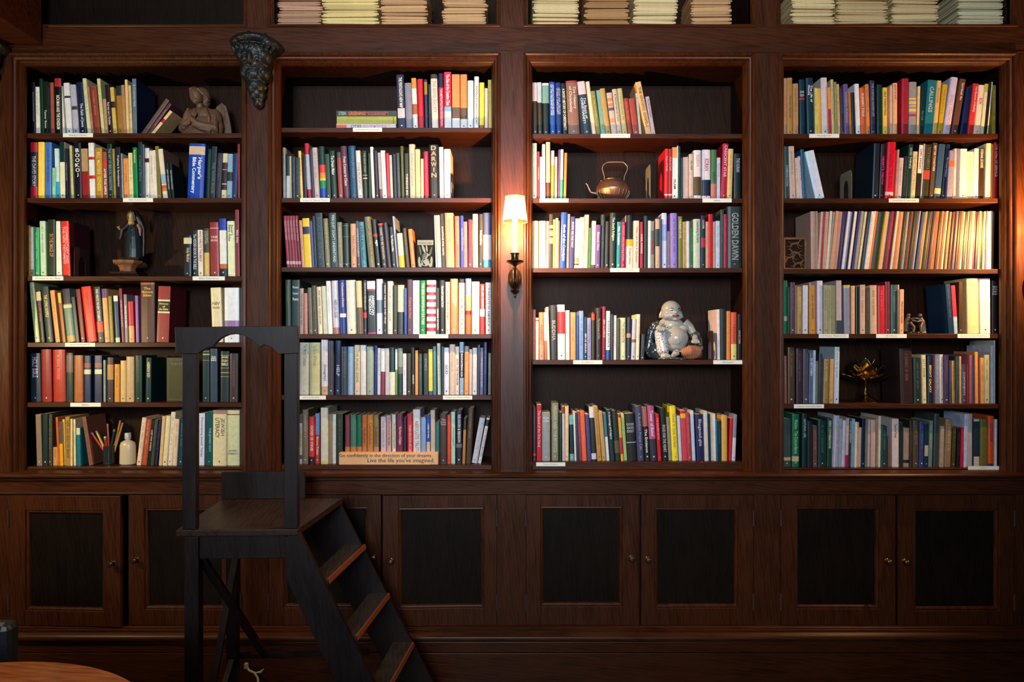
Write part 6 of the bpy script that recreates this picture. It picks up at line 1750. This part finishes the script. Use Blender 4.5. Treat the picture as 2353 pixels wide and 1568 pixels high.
# ---------------------------------------------------------------- step chair
def chair():
    t = thing('step_chair', (-0.62, -0.40, 0), 'tall dark painted library chair with steps descending to the right', 'chair')
    P0 = Vector((-1.147, -0.65, 0)); th = math.radians(4.6); ux = Vector((math.cos(0), 0, 0)); 
    # local frame: a along width (right), b away from the camera
    ax = Vector((1, 0.03, 0)).normalized(); by = Vector((-math.sin(th), math.cos(th), 0))
    def W(a, b, z): v = P0 + ax*a + by*b; return (v.x, v.y, z)
    def bx(name, a0, a1, b0, b1, z0, z1, bev=0.002, mat=WC, **k):
        mb = MB(); mb.box(a0, a1, b0, b1, z0, z1); mb.v = [W(*v) for v in mb.v]; return mb.build(name, mat, t, bevel=bev)
    ZS = 0.885; WD = 0.413; DP = 0.46
    # seat (with worn edge)
    mb = MB(); mb.box(0, WD, -0.006, DP, ZS - 0.024, ZS); mb.v = [W(*v) for v in mb.v]; mb.build('seat', WCW, t, bevel=0.004)
    # apron
    bx('apron', 0.068, WD - 0.045, 0.010, 0.030, ZS - 0.105, ZS - 0.025)
    bx('apron', 0.068, WD - 0.045, DP - 0.035, DP - 0.015, ZS - 0.105, ZS - 0.025)
    bx('apron', 0.030, 0.048, 0.045, DP - 0.045, ZS - 0.105, ZS - 0.025)
    # back posts rise from the near edge, near legs go down
    zr = Z(815, -0.65)
    for a, nm in ((0.020, 'back_post'), (WD - 0.048, 'back_post')):
        bx(nm, a, a + 0.046, -0.004, 0.030, ZS + 0.0005, zr + 0.01)
    bx('leg', 0.026, 0.074, -0.002, 0.046, 0, ZS - 0.025)
    bx('leg', 0.030, 0.074, DP - 0.050, DP - 0.008, 0, ZS - 0.025)
    # top rail with arched cut-out
    z1 = Z(751, -0.65); x = lambda px: (px - 402)/(686 - 402)*(WD + 0.004) - 0.002
    zz = lambda py: ZC - (py - 784)*S*(1 - 0.65/D0)
    pts = [(402, 752), (684, 749), (686, 812), (640, 814), (632, 806), (622, 797), (608, 793), (598, 798), (592, 794), (584, 786), (572, 777), (556, 770), (540, 768), (524, 770), (508, 777), (497, 787), (490, 797), (478, 799), (466, 805), (455, 813), (404, 813)]
    mb = MB(); mb.prism([(x(a), zz(b)) for a, b in pts], -0.012, 0.012); mb.v = [W(*v) for v in mb.v]; mb.build('top_rail', WC, t, bevel=0.0015)
    # low board at the far edge of the seat
    bx('guard_board', 0.0, WD - 0.075, DP - 0.012, DP + 0.006, ZS + 0.0005, ZS + 0.112)
    # landing beside the seat + stringers + treads
    run = 0.49  # horizontal per unit drop
    aT = WD - 0.004
    def strg(b0, b1, name):
        mb = MB(); top = 0.02
        poly = [(aT, ZS + 0.0), (aT + (ZS - 0.0)*run + 0.0, 0.0), (aT + ZS*run - 0.135, 0.0), (aT - 0.040, ZS - 0.165), (aT - 0.040, ZS - 0.03), (aT, ZS - 0.005)]
        mb.prism(poly, b0, b1); mb.v = [W(*v) for v in mb.v]; mb.build(name, WC, t, bevel=0.0015)
    strg(-0.002, 0.024, 'stringer')
    def strg2():
        off = 0.075; mb = MB()
        poly = [(aT - 0.02 + off, ZS + 0.012), (aT + off + ZS*run + 0.01, 0.0), (aT + off + ZS*run - 0.135, 0.0), (aT - 0.050, ZS - 0.14), (aT - 0.050, ZS - 0.03), (aT - 0.010, ZS - 0.02)]
        mb.prism(poly, DP - 0.020, DP + 0.004); mb.v = [W(*v) for v in mb.v]; mb.build('stringer', WC, t, bevel=0.0015)
    strg2()
    mb = MB(); vs = [(WD + 0.001, 0.0, ZS), (WD + 0.078, DP - 0.02, ZS + 0.004), (WD + 0.001, DP - 0.02, ZS + 0.004)]
    vs = vs + [(a, b, z - 0.022) for a, b, z in vs]; mb.add([W(*v) for v in vs], [(0,1,2), (5,4,3), (0,3,4,1), (1,4,5,2), (2,5,3,0)]); mb.build('landing', WCW, t)
    for k, zt in enumerate((0.700, 0.500, 0.299, 0.10)):
        drop = ZS - zt; aN = aT + drop*run; 
        # treads are wedge boards: near end hugs the near stringer, far end the far stringer
        c0, c1 = aN - 0.062, aN + 0.010; f0, f1 = aN - 0.028 + 0.028, aN + 0.085
        vs = [(c0, 0.025, zt), (c1, 0.025, zt), (f1, DP - 0.021, zt), (f0, DP - 0.021, zt)]
        vs += [(a, b, z - 0.020) for a, b, z in vs]
        mb = MB(); mb.add([W(*v) for v in vs], [(3,2,1,0), (4,5,6,7), (0,1,5,4), (1,2,6,5), (2,3,7,6), (3,0,4,7)]); tr_ = mb.build('tread', WCT, t)
        e0 = (c1 + 0.0002, 0.027, zt + 0.0008); e1 = (f1 + 0.0002, DP - 0.023, zt + 0.0008)
        mb = MB(); vs = [e0, e1, (e1[0] + 0.003, e1[1], e1[2] - 0.018), (e0[0] + 0.003, e0[1], e0[2] - 0.018), (e0[0] - 0.006, e0[1], e0[2]), (e1[0] - 0.006, e1[1], e1[2])]
        mb.add([W(*v) for v in vs], [(0,3,2,1), (0,1,5,4)]); q = mb.build('worn_edge', WEAR, None); q.parent = tr_; q.data.transform(Matrix.Translation(-t.location)); q['label'] = 'bare reddish worn front edge'
    # braces
    def br(name, p, q, wx, wy):
        mb = MB(); mb.bar(W(*p), W(*q), wx, wy); mb.build(name, WC, t)
    br('brace', (0.070, 0.038, ZS - 0.11), (0.185, DP - 0.03, 0.25), 0.030, 0.014)
    br('brace', (0.085, DP - 0.03, ZS - 0.11), (0.062, 0.06, 0.10), 0.024, 0.012)
    br('stretcher', (0.074, DP - 0.03, 0.255), (0.60, DP - 0.03, 0.262), 0.018, 0.018)
    br('stretcher', (0.060, 0.046, 0.02), (0.055, DP - 0.05, 0.245), 0.022, 0.016)
WCW = wood('worn_seat_paint', (0.010, 0.006, 0.005), (0.030, 0.015, 0.009), (5, 0.9, 5), rough=0.42)
WCT = wood('worn_tread', (0.014, 0.014, 0.013), (0.034, 0.029, 0.025), (5, 0.9, 5), rough=0.42)
WEAR = simple('bare_red_wood', (0.20, 0.05, 0.02), 0.5, nscale=120, namt=0.5)
chair()
# ---------------------------------------------------------------- round table, dark chair at the left edge, cable
t = thing('round_table', (-1.175, -1.83, 0), 'round orange-brown wooden table, its rim showing at the bottom left corner', 'table')
mb = MB(); mb.lathe([(0.0001, 0.726), (0.46, 0.726), (0.495, 0.730), (0.508, 0.740), (0.505, 0.748), (0.498, 0.750), (0.0001, 0.750)], -1.175, -1.83, 96); mb.build('table_top', WT, t, smooth=True)
mb = MB(); mb.lathe([(0.20, 0), (0.20, 0.03), (0.06, 0.06), (0.045, 0.2), (0.07, 0.35), (0.04, 0.5), (0.06, 0.68), (0.14, 0.72), (0.14, 0.7255)], -1.175, -1.83, 32); mb.build('pedestal', WT, t, smooth=True)
t = thing('side_chair', (-1.78, -1.05, 0), 'dark leather chair at the left edge behind the round table', 'chair')
yb = -0.95; sc = (D0 + yb)/1579
xr = (33 - 1176.5)*sc; zt = ZC - (1428 - 784)*sc
mb = MB(); mb.box(xr - 0.46, xr, yb - 0.03, yb + 0.03, 0.44, zt); mb.build('chair_back', DARKCL, t, bevel=0.02)
mb = MB(); mb.box(xr - 0.46, xr, yb - 0.48, yb - 0.031, 0.40, 0.46); mb.build('seat', DARKCL, t, bevel=0.02)
for a in (xr - 0.44, xr - 0.03):
    for b in (yb - 0.46, yb): mb = MB(); mb.box(a - 0.015, a + 0.015, b - 0.015, b + 0.015, 0, 0.399); mb.build('leg', DKST, t)
mb = MB(); z0 = 0.10
mb.tube([(X(566, -0.05), -0.05, Z(1530, -0.05)), (X(572, -0.06), -0.06, Z(1541, -0.06)), (X(585, -0.07), -0.07, Z(1547, -0.07)), (X(592, -0.08), -0.08, Z(1558, -0.08)), (X(594, -0.09), -0.09, Z(1575, -0.09)), (X(590, -0.12), -0.12, 0.006), (X(560, -0.2), -0.2, 0.006)], 0.0045, 8)
mb.box(X(563, -0.05), X(570, -0.05), -0.062, -0.047, Z(1535, -0.05), Z(1524, -0.05)); mb.tube([(X(585, -0.07), -0.07, Z(1547, -0.07)), (X(600, -0.07), -0.07, Z(1545, -0.07)), (X(606, -0.07), -0.07, Z(1538, -0.07))], [0.003, 0.006, 0.002], 8)
o = mb.build('power_cable', simple('white_cable', hex3('998'), 0.5), loc=(X(566), -0.06, 0), smooth=True); tag(o, 'off-white power cable with plug hanging low behind the step chair legs', 'cable')
